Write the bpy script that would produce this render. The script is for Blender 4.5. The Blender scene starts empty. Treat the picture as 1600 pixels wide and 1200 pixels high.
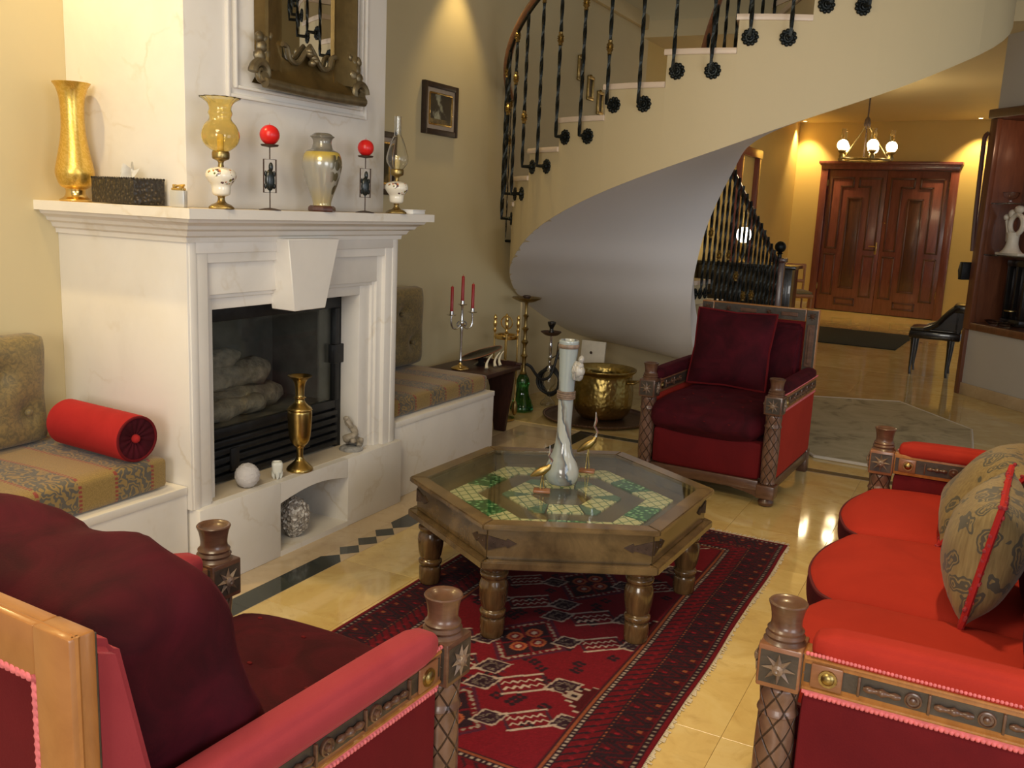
import bpy, bmesh, math, random
import numpy as np
from mathutils import Vector, Matrix, noise
random.seed(7)
PI = math.pi
S = bpy.context.scene
COL = S.collection

# ------------------------------------------------------------------ camera
cam_d = bpy.data.cameras.new('camera'); cam = bpy.data.objects.new('camera', cam_d); COL.objects.link(cam)
cam_d.sensor_width = 36.0; cam_d.lens = 1434.24 / 1600 * 36; cam_d.clip_start = 0.02
YAW, PITCH, ROLL = 0.472266, 0.189878, 0.0457408
_f = Vector((-math.sin(YAW), math.cos(YAW), 0)); _r = Vector((math.cos(YAW), math.sin(YAW), 0)); _u = Vector((0, 0, 1))
_f2 = _f * math.cos(PITCH) - _u * math.sin(PITCH); _u2 = _u * math.cos(PITCH) + _f * math.sin(PITCH)
_r3 = _r * math.cos(ROLL) + _u2 * math.sin(ROLL); _u3 = _u2 * math.cos(ROLL) - _r * math.sin(ROLL)
_m = Matrix((_r3, _u3, -_f2)).transposed().to_4x4(); _m.translation = Vector((0, 0, 1.5))
cam.matrix_world = _m
S.camera = cam
# ------------------------------------------------------------------ view, world, main lights
S.view_settings.view_transform = 'Standard'; S.view_settings.look = 'None'
S.view_settings.gamma = 1.0; S.view_settings.use_curve_mapping = False
S.view_settings.exposure = 0.2
W = bpy.data.worlds.new('world'); S.world = W; W.use_nodes = True
W.node_tree.nodes['Background'].inputs[0].default_value = (0.86, 0.93, 1.0, 1)
W.node_tree.nodes['Background'].inputs[1].default_value = 0.27

def light(name, kind, loc, power, color, target=None, size=None, size_y=None, spot=None, blend=.5, radius=None):
    d = bpy.data.lights.new(name, kind); d.energy = power; d.color = color
    o = bpy.data.objects.new(name, d); COL.objects.link(o); o.location = loc
    if kind == 'AREA':
        d.shape = 'RECTANGLE'; d.size = size; d.size_y = size_y or size
    if kind == 'SPOT':
        d.spot_size = math.radians(spot); d.spot_blend = blend
    if radius is not None: d.shadow_soft_size = radius
    if target is not None:
        v = Vector(target) - Vector(loc); o.rotation_euler = v.to_track_quat('-Z', 'Y').to_euler()
    return o
WARM = (1.0, 0.72, 0.30); SOFT = (1.0, 0.84, 0.56); COOL = (0.90, 0.94, 1.0)
light('ceiling_lamp_light', 'AREA', (-1.3, 0.5, 3.05), 48, SOFT, (-1.7, 1.5, 0.6), 1.0, 1.0)
light('cool_fill_light', 'AREA', (2.7, 0.4, 1.7), 46, COOL, (-2.2, 3.4, 1.0), 1.8, 1.8)  # added cool fill from the right; no window is modelled there
light('rear_fill_light', 'AREA', (0.5, -3.6, 2.0), 128, (1.0, .95, .87), (-1.4, 5.0, 1.0), 2.2, 1.8)  # added frontal fill from behind the camera, not an actual window
light('soffit_fill_light', 'AREA', (2.7, 3.4, 1.2), 18, COOL, (-1.7, 6.6, 1.5), 1.6, 2.0)  # low fill added to brighten the stair soffit; no garden door exists
light('sofa_lamp_light', 'SPOT', (-0.15, 3.0, 3.05), 120, (1.0, .72, .36), (0.1, 2.95, 0), spot=88, blend=.8, radius=.06)
# ------------------------------------------------------------------ node helper
class G:
    def __init__(s, name):
        s.m = bpy.data.materials.new(name); s.m.use_nodes = True
        s.t = s.m.node_tree; s.b = s.t.nodes['Principled BSDF']
        s.co = s.t.nodes.new('ShaderNodeTexCoord').outputs['Object']
    def n(s, typ, props=None, out=0, **ins):
        k = s.t.nodes.new('ShaderNode' + typ)
        for a, v in (props or {}).items(): setattr(k, a, v)
        for a, v in ins.items():
            key = int(a[1:]) if a[0] == 'i' and a[1:].isdigit() else a.replace('_', ' ')
            s.put(k.inputs[key], v)
        return k.outputs[out]
    def put(s, sock, v):
        if isinstance(v, bpy.types.NodeSocket): s.t.links.new(v, sock)
        elif isinstance(v, (tuple, list)) and sock.type == 'RGBA' and len(v) == 3: sock.default_value = (*v, 1)
        else: sock.default_value = v
    def math(s, op, a, b=0.0): return s.n('Math', {'operation': op}, i0=a, i1=b)
    def mix(s, f, a, b): return s.n('Mix', {'data_type': 'RGBA'}, out=2, i0=f, i6=a, i7=b)
    def noise(s, scale, detail=4, rough=.55, vec=None, dist=0.0):
        return s.n('TexNoise', None, 0, Vector=vec or s.co, Scale=scale, Detail=detail, Roughness=rough, Distortion=dist)
    def ramp(s, f, stops):
        k = s.t.nodes.new('ShaderNodeValToRGB'); s.put(k.inputs[0], f)
        e = k.color_ramp.elements
        while len(e) < len(stops): e.new(.5)
        for q, (p, c) in zip(e, stops): q.position = p; q.color = (*c, 1) if isinstance(c, tuple) else (c, c, c, 1)
        return k.outputs[0]
    def step(s, f, a, b): return s.n('MapRange', None, 0, Value=f, From_Min=a, From_Max=b)
    def xyz(s, vec=None):
        k = s.t.nodes.new('ShaderNodeSeparateXYZ'); s.put(k.inputs[0], vec or s.co); return k.outputs
    def mapv(s, scale=(1, 1, 1), loc=(0, 0, 0), rot=(0, 0, 0)): return s.n('Mapping', None, 0, Vector=s.co, Scale=scale, Location=loc, Rotation=rot)
    def bump(s, h, strength=.3, dist=.01): s.put(s.b.inputs['Normal'], s.n('Bump', None, 0, Strength=strength, Distance=dist, Height=h))
    def set(s, **k):
        for a, v in k.items(): s.put(s.b.inputs[a.replace('_', ' ')], v)
        return s.m

def simple(name, col, rough=.5, metal=0.0, var=0.0, vs=8.0, bump=0.0, bs=60.0, bd=.004, **k):
    g = G(name)
    c = col
    if var:
        c2 = tuple(max(0, x * (1 - var)) for x in col); c1 = tuple(min(1, x * (1 + var)) for x in col)
        c = g.ramp(g.noise(vs), [(.3, c2), (.7, c1)])
    if bump: g.bump(g.noise(bs), bump, bd)
    return g.set(Base_Color=c, Roughness=rough, Metallic=metal, **k)

M = {}
def stone(name, base, vein, rough=.42):
    g = G(name)
    a = g.noise(2.2, 6, .6, dist=.6)
    c = g.ramp(a, [(.25, tuple(x * .90 for x in base)), (.5, base), (.8, tuple(min(1, x * 1.05) for x in base))])
    v = g.n('TexVoronoi', {'feature': 'DISTANCE_TO_EDGE'}, 0, Vector=g.n('VectorMath', {'operation': 'ADD'}, 0, i0=g.co, i1=g.n('TexNoise', None, 1, Vector=g.co, Scale=3.0, Detail=5.0)), Scale=1.4)
    f = g.math('MULTIPLY', g.step(v, .03, .0), g.step(g.noise(3.1), .50, .72))
    c = g.mix(g.math('MULTIPLY', f, .55), c, vein)
    s = g.step(g.noise(5.5, 3), .66, .78)
    c = g.mix(g.math('MULTIPLY', s, .42), c, vein)
    c = g.mix(g.math('MULTIPLY', g.step(g.noise(1.7, 5, .65), .52, .75), .30), c, tuple(q * w for q, w in zip(base, (.93, .86, .70))))
    g.bump(g.noise(30, 5), .08, .004)
    return g.set(Base_Color=c, Roughness=rough)
M['limestone'] = stone('limestone', (.785, .745, .685), (.52, .41, .24))
M['limestone_worn'] = stone('limestone_worn', (.70, .60, .46), (.45, .33, .18))

g = G('wall_paint'); g.bump(g.noise(140, 2), .05, .002)
M['wall'] = g.set(Base_Color=g.ramp(g.noise(1.3), [(.3, (.58, .49, .29)), (.7, (.62, .525, .315))]), Roughness=.6)
M['wall_warm'] = simple('foyer_wall_paint', (.62, .46, .17), .55, var=.04, vs=1.0, bump=.04, bs=140, bd=.002)
M['ceiling'] = simple('ceiling_paint', (.66, .54, .31), .6, var=.03, vs=1.0)
M['plaster'] = simple('stringer_plaster', (.56, .455, .265), .55, var=.03, vs=1.1, bump=.05, bs=120, bd=.002)
M['soffit'] = simple('soffit_plaster', (.68, .655, .65), .5, var=.03, vs=.8, bump=.05, bs=90, bd=.002)
M['partition'] = simple('partition_paint', (.50, .47, .42), .6, var=.04, vs=1.5)
M['tread'] = stone('tread_marble', (.70, .56, .43), (.5, .36, .26), .35)

def tile_mat(name, c0, c1, c2, rough=.09):
    g = G(name)
    rnd = g.n('ObjectInfo', None, 5)
    off = g.n('CombineXYZ', None, 0, X=g.math('MULTIPLY', rnd, 37.0), Y=g.math('MULTIPLY', rnd, 91.0), Z=0.0)
    vec = g.n('VectorMath', {'operation': 'ADD'}, 0, i0=g.co, i1=off)
    a = g.noise(3.0, 6, .62, vec=vec, dist=1.2)
    c = g.ramp(a, [(.25, c0), (.5, c1), (.75, c2)])
    c = g.mix(g.step(g.noise(6, 5, .6, vec=vec, dist=2.5), .55, .85), c, tuple(x * .92 for x in c0))
    hs = g.n('HueSaturation', None, 0, Color=c, Value=g.math('ADD', .93, g.math('MULTIPLY', rnd, .14)))
    return g.set(Base_Color=hs, Roughness=rough, Specular_IOR_Level=.6)
M['marble'] = tile_mat('beige_marble', (.56, .38, .14), (.66, .49, .20), (.74, .60, .31), .06)
M['border_marble'] = tile_mat('border_marble', (.50, .37, .23), (.58, .45, .29), (.64, .51, .34))
M['inlay'] = tile_mat('dark_inlay_marble', (.022, .028, .026), (.035, .043, .04), (.06, .066, .06))
M['grout'] = simple('grout', (.60, .48, .28), .6, var=.1)

def wood(name, c0, c1, rough=.35, scale=(2, 2, 30), bump=.12, coat=0.0, axis=None):
    g = G(name)
    v = g.mapv(scale)
    a = g.noise(2.0, 6, .65, vec=v, dist=.8)
    c = g.ramp(a, [(.28, c0), (.72, c1)])
    g.bump(a, bump, .003)
    return g.set(Base_Color=c, Roughness=rough, Coat_Weight=coat, Coat_Roughness=.15)
M['carved'] = wood('carved_walnut', (.065, .028, .016), (.15, .07, .04), .34, (6, 6, 20), .25, .3)
M['carved_dark'] = wood('carved_recess', (.030, .022, .017), (.075, .055, .04), .42, (9, 9, 14), .5)
M['carved_star'] = wood('carved_star_wood', (.12, .075, .05), (.24, .16, .11), .35, (9, 9, 14), .3, .2)
M['edge_wood'] = wood('edge_wood', (.17, .066, .03), (.30, .125, .055), .35, (5, 5, 20), .15, .2)
M['oak'] = wood('honey_oak', (.27, .095, .02), (.42, .175, .045), .32, (3, 14, 3), .15, .3)
M['table_wood'] = wood('sheesham', (.042, .025, .011), (.21, .135, .06), .2, (3, 3, 3), .12, .6)
M['table_leg'] = wood('sheesham_turned', (.03, .016, .008), (.20, .11, .04), .2, (14, 14, 3), .12, .7)
M['mahogany'] = wood('mahogany', (.125, .030, .026), (.215, .064, .050), .3, (12, 12, 1.5), .08, .5)
M['mahogany_dark'] = wood('mahogany_dark', (.055, .018, .012), (.11, .035, .02), .35, (12, 12, 1.5), .08, .4)
M['cab_wood'] = wood('cabinet_wood', (.10, .032, .016), (.20, .07, .032), .32, (10, 10, 1.5), .08, .4)
M['ebony'] = simple('black_lacquer', (.012, .010, .009), .25, var=.3, Coat_Weight=.5)
M['dark_plank'] = wood('dark_plank', (.022, .008, .006), (.06, .02, .014), .4, (10, 10, 2), .1)

def velvet(name, c0, c1, tint, sheen=.5, scale=4.0, rough=.85, bs=260):
    g = G(name)
    a = g.noise(scale, 4, .6, dist=1.0)
    c = g.ramp(a, [(.3, c0), (.7, c1)])
    g.bump(g.noise(bs, 2), .25, .002)
    return g.set(Base_Color=c, Roughness=rough, Sheen_Weight=sheen, Sheen_Roughness=.35, Sheen_Tint=tint, Specular_IOR_Level=.2)
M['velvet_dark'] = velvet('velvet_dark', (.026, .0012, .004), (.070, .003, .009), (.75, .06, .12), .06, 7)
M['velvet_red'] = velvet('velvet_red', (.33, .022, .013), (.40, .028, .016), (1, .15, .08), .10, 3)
M['velvet_wine'] = velvet('velvet_wine', (.095, .004, .007), (.135, .006, .009), (1, .12, .12), .10, 3)
M['velvet_rose'] = velvet('velvet_rose', (.29, .032, .040), (.35, .043, .052), (1, .35, .35), .22, 3)
M['velvet_bolster'] = velvet('velvet_bolster', (.34, .016, .016), (.42, .022, .022), (1, .2, .15), .15, 6)
M['gimp'] = simple('gimp_braid', (.66, .15, .16), .7, var=.2, vs=60)
M['piping'] = simple('dark_piping', (.10, .006, .012), .7)

g = G('bench_brocade')          # stripes across the bench with scroll work between them
x, y, z = g.xyz()
t = g.math('FRACT', g.math('DIVIDE', g.math('ADD', y, 20.07), .30))
weave = g.noise(260, 2)
sv = g.n('TexVoronoi', {'feature': 'F1'}, 0, Vector=g.n('VectorMath', {'operation': 'ADD'}, 0, i0=g.co, i1=g.n('VectorMath', {'operation': 'SCALE'}, 0, i0=g.n('TexNoise', None, 1, Vector=g.co, Scale=16.0, Detail=2.0), Scale=.14)), Scale=13.0)
scroll = g.step(g.math('SINE', g.math('MULTIPLY', sv, 26.0)), -.45, .1)
gold = g.ramp(weave, [(.3, (.20, .125, .030)), (.7, (.31, .20, .055))])
grey = g.mix(scroll, (.25, .16, .05), (.085, .075, .06))
inband = g.math('MULTIPLY', g.math('GREATER_THAN', t, .46), g.math('LESS_THAN', t, .94))
c = g.mix(inband, gold, grey)
line = g.math('MAXIMUM', g.math('LESS_THAN', g.math('ABSOLUTE', g.math('SUBTRACT', t, .44)), .022), g.math('LESS_THAN', g.math('ABSOLUTE', g.math('SUBTRACT', t, .955)), .022))
dash = g.math('GREATER_THAN', g.math('SINE', g.math('ADD', g.math('MULTIPLY', g.math('ADD', x, z), 420.0), g.math('MULTIPLY', y, 60.0))), -.25)
c = g.mix(g.math('MULTIPLY', line, dash), c, (.23, .035, .02))
g.bump(weave, .3, .002)
M['brocade'] = g.set(Base_Color=c, Roughness=.62, Sheen_Weight=.2)

g = G('tuft_brocade')
c = g.ramp(g.noise(46, 3, .6, dist=1.5), [(.38, (.13, .10, .045)), (.62, (.24, .17, .06))])
g.bump(g.noise(200, 2), .25, .002)
M['tuft'] = g.set(Base_Color=c, Roughness=.6, Sheen_Weight=.2)

g = G('pillow_damask')
dv = g.n('VectorMath', {'operation': 'ADD'}, 0, i0=g.co, i1=g.n('VectorMath', {'operation': 'SCALE'}, 0, i0=g.n('TexNoise', None, 1, Vector=g.co, Scale=9.0, Detail=3.0), Scale=.22))
vo = g.n('TexVoronoi', {'feature': 'F1'}, 0, Vector=dv, Scale=11.0)
leaf = g.math('MULTIPLY', g.math('LESS_THAN', vo, .50), g.math('GREATER_THAN', g.math('SINE', g.math('MULTIPLY', vo, 34.0)), -.35))
base = g.ramp(g.noise(120, 2, vec=g.mapv((1, 1, .06))), [(.3, (.18, .125, .05)), (.7, (.27, .20, .085))])
c = g.mix(leaf, base, (.075, .068, .05))
g.bump(leaf, .3, .002)
M['damask'] = g.set(Base_Color=c, Roughness=.55, Sheen_Weight=.15)

M['iron'] = simple('wrought_iron', (.016, .019, .018), .38, .7, var=.5, vs=90, bump=.5, bs=120, bd=.003)
M['brass'] = simple('brass', (.50, .35, .12), .28, 1.0, var=.18, vs=20)
M['brass_bright'] = simple('bright_brass', (.78, .55, .20), .22, 1.0, var=.1, vs=25)
M['brass_old'] = simple('old_brass', (.36, .26, .10), .34, 1.0, var=.25, vs=25, bump=.2, bs=80)
g = G('hammered_brass'); g.bump(g.n('TexVoronoi', {'feature': 'SMOOTH_F1'}, 0, Vector=g.co, Scale=38.0), .6, .008)
M['hammered'] = g.set(Base_Color=g.ramp(g.noise(14), [(.3, (.34, .24, .07)), (.7, (.50, .37, .13))]), Roughness=.33, Metallic=1.0)
g = G('engraved_gold'); 
eng = g.n('TexWave', {'wave_type': 'BANDS', 'bands_direction': 'DIAGONAL'}, 0, Vector=g.co, Scale=22.0, Distortion=14.0, Detail=2.0, Detail_Scale=2.0)
g.bump(eng, .10, .001)
M['gold_vase'] = g.set(Base_Color=g.ramp(eng, [(.3, (.72, .46, .09)), (.8, (.80, .54, .14))]), Roughness=.33, Metallic=.85)
M['copper'] = simple('copper_tray', (.20, .13, .10), .4, .9, var=.2, vs=12, bump=.3, bs=50)
M['bronze_frame'] = simple('bronze_gilt', (.16, .105, .035), .42, .75, var=.3, vs=10, bump=.25, bs=30)
M['bronze_light'] = simple('bronze_scroll', (.19, .15, .085), .4, .7, var=.3, vs=18, bump=.3, bs=50)
M['silver'] = simple('silver', (.72, .72, .72), .2, 1.0, var=.1, vs=20)
M['silver_white'] = simple('brushed_silver', (.62, .63, .64), .35, .55)
M['chrome'] = simple('chrome', (.75, .75, .76), .12, 1.0)
M['mirror'] = simple('mirror_glass', (.86, .86, .84), .01, 1.0)
M['black_metal'] = simple('firebox_black', (.018, .018, .019), .4, .4, var=.3, vs=20)
M['soot'] = simple('soot_brick', (.10, .085, .075), .8, var=.3, vs=8, bump=.3, bs=14, bd=.01)
M['ceramic_log'] = simple('ceramic_log', (.22, .17, .13), .8, var=.5, vs=18, bump=.9, bs=22, bd=.02)
M['rubber'] = simple('black_rubber', (.015, .015, .015), .6)
M['white'] = simple('white_paper', (.85, .84, .82), .6)
M['candle_red'] = simple('red_wax', (.62, .012, .012), .3, Subsurface_Weight=.1)
M['candle_taper'] = simple('dark_red_wax', (.34, .012, .014), .35)
M['cream_wax'] = simple('cream_wax', (.80, .62, .26), .4)
M['rust'] = simple('rusted_iron', (.085, .055, .04), .55, .6, var=.3, vs=40)
M['green_stone'] = simple('dark_green_stone', (.009, .013, .012), .25, var=.5, vs=50)
M['tissue_box'] = None
g = G('embossed_leather'); v = g.n('TexVoronoi', {'feature': 'F1'}, 0, Vector=g.co, Scale=70.0); g.bump(v, .9, .006)
M['tissue_box'] = g.set(Base_Color=g.ramp(v, [(.05, (.16, .12, .07)), (.35, (.022, .017, .013))]), Roughness=.42)
def glass(name, col, rough=.02, ior=1.45, tw=1.0):
    return G(name).set(Base_Color=col, Roughness=rough, IOR=ior, Transmission_Weight=tw)
M['glass'] = glass('clear_glass', (.97, .98, .97))
M['amber'] = glass('amber_glass', (.99, .86, .46), .06)
M['green_glass'] = glass('green_glass', (.06, .30, .08), .04)
g = G('thin_pane')                # a window pane: mostly see-through, glossy at grazing angles
tr = g.t.nodes.new('ShaderNodeBsdfTransparent'); tr.inputs[0].default_value = (.93, .96, .94, 1)
gl = g.t.nodes.new('ShaderNodeBsdfGlossy'); gl.inputs['Roughness'].default_value = .03; gl.inputs[0].default_value = (.9, .92, .9, 1)
fr = g.math('POWER', g.n('LayerWeight', None, 1, Blend=.5), 4.0); mx = g.t.nodes.new('ShaderNodeMixShader')
g.put(mx.inputs[0], g.math('ADD', g.math('MULTIPLY', fr, .55), .025)); g.t.links.new(tr.outputs[0], mx.inputs[1]); g.t.links.new(gl.outputs[0], mx.inputs[2])
g.t.links.new(mx.outputs[0], g.t.nodes['Material Output'].inputs[0])
M['pane'] = g.m
def emit(name, col, e): return G(name).set(Base_Color=col, Emission_Color=col, Emission_Strength=e, Roughness=.5)
M['globe'] = emit('lit_globe', (1.0, .80, .48), 30.0)
M['tulip'] = emit('lit_tulip_shade', (1.0, .93, .78), 4.0)
M['downlight'] = emit('lit_downlight', (1.0, .80, .45), 14.0)
M['plate'] = simple('cream_plate', (.72, .66, .55), .5, var=.06, vs=20)

g = G('painted_porcelain')        # cream china with a belt of little flowers
x, y, z = g.xyz()
v = g.n('TexVoronoi', {'feature': 'F1'}, 0, Vector=g.co, Scale=95.0); vc = g.n('TexVoronoi', {'feature': 'F1'}, 1, Vector=g.co, Scale=95.0)
belt = g.math('MULTIPLY', g.math('MULTIPLY', g.math('LESS_THAN', g.math('ABSOLUTE', g.math('SUBTRACT', z, .112)), .026), g.math('LESS_THAN', v, .55)), g.math('GREATER_THAN', g.noise(26, 2), .56))
hue = g.ramp(g.n('SeparateColor', None, 0, Color=vc), [(.2, (.62, .20, .05)), (.5, (.16, .20, .05)), (.8, (.12, .07, .08))])
M['porcelain'] = g.set(Base_Color=g.mix(belt, (.83, .78, .66), hue), Roughness=.18, Coat_Weight=.4)

g = G('painted_vase')             # silver-grey vase, gold shoulder, leafy branch on one side
x, y, z = g.xyz()
bl = g.n('TexVoronoi', {'feature': 'F1'}, 0, Vector=g.mapv((1, 1, .7)), Scale=30.0)
side = g.step(g.math('ADD', g.math('MULTIPLY', y, 1.0), g.math('MULTIPLY', x, .9)), .025, .05)
leafm = g.math('MULTIPLY', g.math('MULTIPLY', side, g.math('LESS_THAN', bl, .5)), g.math('MULTIPLY', g.math('LESS_THAN', z, .225), g.math('GREATER_THAN', z, .06)))
sh = g.ramp(z, [(.0, (.42, .40, .34)), (.30, (.40, .30, .08))])
body = g.mix(g.step(z, .19, .225), g.mix(g.step(z, .10, .03), (.40, .38, .32), (.48, .40, .20)), (.62, .46, .09))
body = g.mix(g.math('GREATER_THAN', z, .237), body, (.24, .22, .18))
M['vase_paint'] = g.set(Base_Color=g.mix(leafm, body, (.115, .095, .05)), Roughness=.22, Metallic=.25, Coat_Weight=.6)

g = G('swirled_ceramic')
x, y, z = g.xyz()
ang = g.math('ARCTAN2', y, x)
sw = g.math('SINE', g.math('ADD', g.math('ADD', ang, g.math('MULTIPLY', z, 9.0)), g.math('MULTIPLY', g.noise(9, 3), 2.2)))
M['swirl'] = g.set(Base_Color=g.ramp(sw, [(.2, (.29, .335, .345)), (.5, (.21, .22, .215)), (.70, (.14, .125, .115)), (.78, (.05, .09, .14)), (.84, (.38, .40, .39))]), Roughness=.12, Coat_Weight=.5)
M['ceramic_grey'] = simple('ceramic_grey', (.33, .32, .30), .25, var=.4, vs=40)
M['ceramic_brown'] = simple('ceramic_band', (.17, .12, .09), .4, var=.4, vs=60)

def tile_pattern(name, bg, fgc, sc):
    g = G(name); x, y, z = g.xyz()
    a = g.math('ABSOLUTE', g.math('SINE', g.math('MULTIPLY', g.math('ADD', x, y), sc)))
    b = g.math('ABSOLUTE', g.math('SINE', g.math('MULTIPLY', g.math('SUBTRACT', x, g.math('MULTIPLY', y, .55)), sc)))
    l = g.math('LESS_THAN', g.math('MINIMUM', a, b), .24)
    return g.set(Base_Color=g.mix(l, bg, fgc), Roughness=.2, Coat_Weight=.3)
M['tile_cream'] = tile_pattern('lattice_tile', (.74, .68, .42), (.16, .24, .13), 62)
g = G('green_flower_tile'); v = g.n('TexVoronoi', {'feature': 'F1'}, 0, Vector=g.co, Scale=48.0)
M['tile_green'] = g.set(Base_Color=g.ramp(v, [(.18, (.42, .62, .38)), (.36, (.05, .24, .08)), (.6, (.015, .11, .04))]), Roughness=.2, Coat_Weight=.3)
M['tile_teal'] = simple('teal_tile', (.10, .19, .14), .25, var=.3, vs=30)

g = G('painting')                 # small woodland landscape
x, y, z = g.xyz()
hz = g.step(z, -.14, .13)
sky = g.ramp(g.noise(9, 4), [(.3, (.20, .20, .13)), (.7, (.42, .42, .32))])
trees = g.step(g.math('SUBTRACT', g.noise(13, 5), g.math('MULTIPLY', g.math('ABSOLUTE', g.math('ADD', y, .03)), -2.6)), .50, .62)
c = g.mix(trees, sky, (.035, .025, .010))
c = g.mix(g.math('LESS_THAN', z, -.06), c, g.ramp(g.noise(22, 4), [(.3, (.03, .022, .008)), (.7, (.22, .15, .05))]))
M['painting'] = g.set(Base_Color=c, Roughness=.35)
M['linen_mat'] = simple('linen_slip', (.42, .34, .26), .7, var=.08, vs=40)
M['frame_dark'] = simple('dark_frame', (.035, .020, .013), .4, var=.3, vs=30)
g = G('hall_rug'); nz = g.noise(3.2, 5, .6, dist=1.2); g.bump(g.noise(220, 2), .4, .004)
M['hall_rug'] = g.set(Base_Color=g.ramp(nz, [(.30, (.20, .165, .095)), (.44, (.42, .35, .21)), (.62, (.50, .42, .26)), (.75, (.27, .23, .15))]), Roughness=.95)
M['mat_dark'] = simple('door_mat', (.022, .024, .018), .95, var=.4, vs=90, bump=.5, bs=300)
g = G('rug_pile'); vc = g.n('Attribute', {'attribute_name': 'pattern'}, 0); pn = g.noise(420, 2); g.bump(pn, .5, .003)
M['rug'] = g.set(Base_Color=g.mix(g.math('MULTIPLY', pn, .35), vc, (.02, .004, .006)), Roughness=.97, Sheen_Weight=.03, Specular_IOR_Level=.1)
M['fringe'] = simple('wool_fringe', (.62, .55, .45), .9)
g = G('carved_column'); x, y, z = g.xyz()                     # diamond lattice cut into the posts
an = g.math('MULTIPLY', g.math('ARCTAN2', y, x), 3.0)
d1 = g.math('ABSOLUTE', g.math('SINE', g.math('ADD', g.math('MULTIPLY', z, 46.0), an))); d2 = g.math('ABSOLUTE', g.math('SINE', g.math('SUBTRACT', g.math('MULTIPLY', z, 46.0), an)))
lat = g.step(g.math('MINIMUM', d1, d2), .0, .22); g.bump(lat, 1.0, .006)
M['column'] = g.set(Base_Color=g.mix(lat, (.045, .022, .014), g.ramp(g.noise(20), [(.3, (.10, .048, .03)), (.7, (.19, .10, .065))])), Roughness=.38, Coat_Weight=.2)

# ------------------------------------------------------------------ geometry helpers
WM = {}                                     # world matrix of every thing / part, for building children in world coordinates
def link(o): COL.objects.link(o); return o
def thing(name, label, cat, loc=(0, 0, 0), rz=0.0, group=None):
    o = link(bpy.data.objects.new(name, None)); o.location = loc; o.rotation_euler = (0, 0, rz); o.empty_display_size = .05
    o['label'] = label; o['category'] = cat
    if group: o['group'] = group
    WM[o] = Matrix.Translation(Vector(loc)) @ Matrix.Rotation(rz, 4, 'Z'); return o
def tag(o, label, cat, group=None):
    o['label'] = label; o['category'] = cat
    if group: o['group'] = group
    return o
def obj(name, bm, mat, parent=None, world=False, smooth=40, label=None, kind=None, loc=None, rz=0.0):
    """link a bmesh as one object; world=True: the vertices are world coordinates and become local to the parent"""
    me = bpy.data.meshes.new(name)
    if world and parent is not None: bmesh.ops.transform(bm, matrix=WM[parent].inverted(), verts=bm.verts)
    if loc is not None and parent is None and world:
        bmesh.ops.translate(bm, vec=-Vector(loc), verts=bm.verts)
    bmesh.ops.recalc_face_normals(bm, faces=bm.faces)
    bm.to_mesh(me); bm.free()
    if smooth:
        me.shade_smooth(); me.set_sharp_from_angle(angle=math.radians(smooth))
    for q in (mat if isinstance(mat, list) else [mat]): me.materials.append(M[q] if isinstance(q, str) else q)
    o = link(bpy.data.objects.new(name, me))
    if parent is not None: o.parent = parent; WM[o] = WM[parent].copy()
    else: WM[o] = Matrix.Identity(4)
    if loc is not None:
        o.location = loc; o.rotation_euler = (0, 0, rz)
        WM[o] = (WM[parent] if parent is not None and not world else Matrix.Identity(4)) @ Matrix.Translation(Vector(loc)) @ Matrix.Rotation(rz, 4, 'Z')
    if label: o['label'] = label
    if kind: o['kind'] = kind
    return o
def struct(name, bm, mat, **k):
    o = obj(name, bm, mat, **k); o['kind'] = 'structure'; return o
def dup(o, parent=None):
    c = o.copy(); COL.objects.link(c)
    if parent is not None: c.parent = parent
    for ch in list(o.children): dup(ch, c)
    return c
def place(o, loc, rz=None, label=None):
    o.location = loc
    if rz is not None: o.rotation_euler = (0, 0, rz)
    if label: o['label'] = label
    return o
def NB(): return bmesh.new()
def box(bm, lo, hi, bev=0.0, m=None, seg=2, mi=0):
    lo = Vector(lo); hi = Vector(hi)
    mat = Matrix.Translation((lo + hi) / 2) @ Matrix.Diagonal((*(hi - lo), 1))
    if m is not None: mat = m @ mat
    n0 = len(bm.faces)
    vs = bmesh.ops.create_cube(bm, size=1.0, matrix=mat)['verts']
    if bev > 0:
        es = list({e for v in vs for e in v.link_edges})
        bmesh.ops.bevel(bm, geom=es, offset=bev, segments=seg, affect='EDGES', profile=.5)
    if mi:
        bm.faces.ensure_lookup_table()
        for i in range(n0, len(bm.faces)): bm.faces[i].material_index = mi
    return bm
def prism(bm, pts, t0, t1, axis='z', m=None):
    """extrude a 2D polygon; axis z: pts are xy; axis x: pts are yz; axis y: pts are xz"""
    def v(p, t): 
        q = (p[0], p[1], t) if axis == 'z' else (t, p[0], p[1]) if axis == 'x' else (p[0], t, p[1])
        return bm.verts.new(m @ Vector(q) if m is not None else q)
    a = [v(p, t0) for p in pts]; b = [v(p, t1) for p in pts]; n = len(pts)
    bm.faces.new(a); bm.faces.new(b[::-1])
    for i in range(n): bm.faces.new((a[i], b[i], b[(i + 1) % n], a[(i + 1) % n]))
    return bm
def rings(bm, rs, closed=True, cap=True, m=None):
    """skin a list of vertex rings"""
    R = [[bm.verts.new(m @ Vector(p) if m is not None else p) for p in r] for r in rs]; n = len(R[0])
    for a, b in zip(R, R[1:]):
        for i in range(n if closed else n - 1):
            bm.faces.new((a[i], a[(i + 1) % n], b[(i + 1) % n], b[i]))
    if cap and closed:
        bm.faces.new(R[0][::-1]); bm.faces.new(R[-1])
    return R
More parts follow.
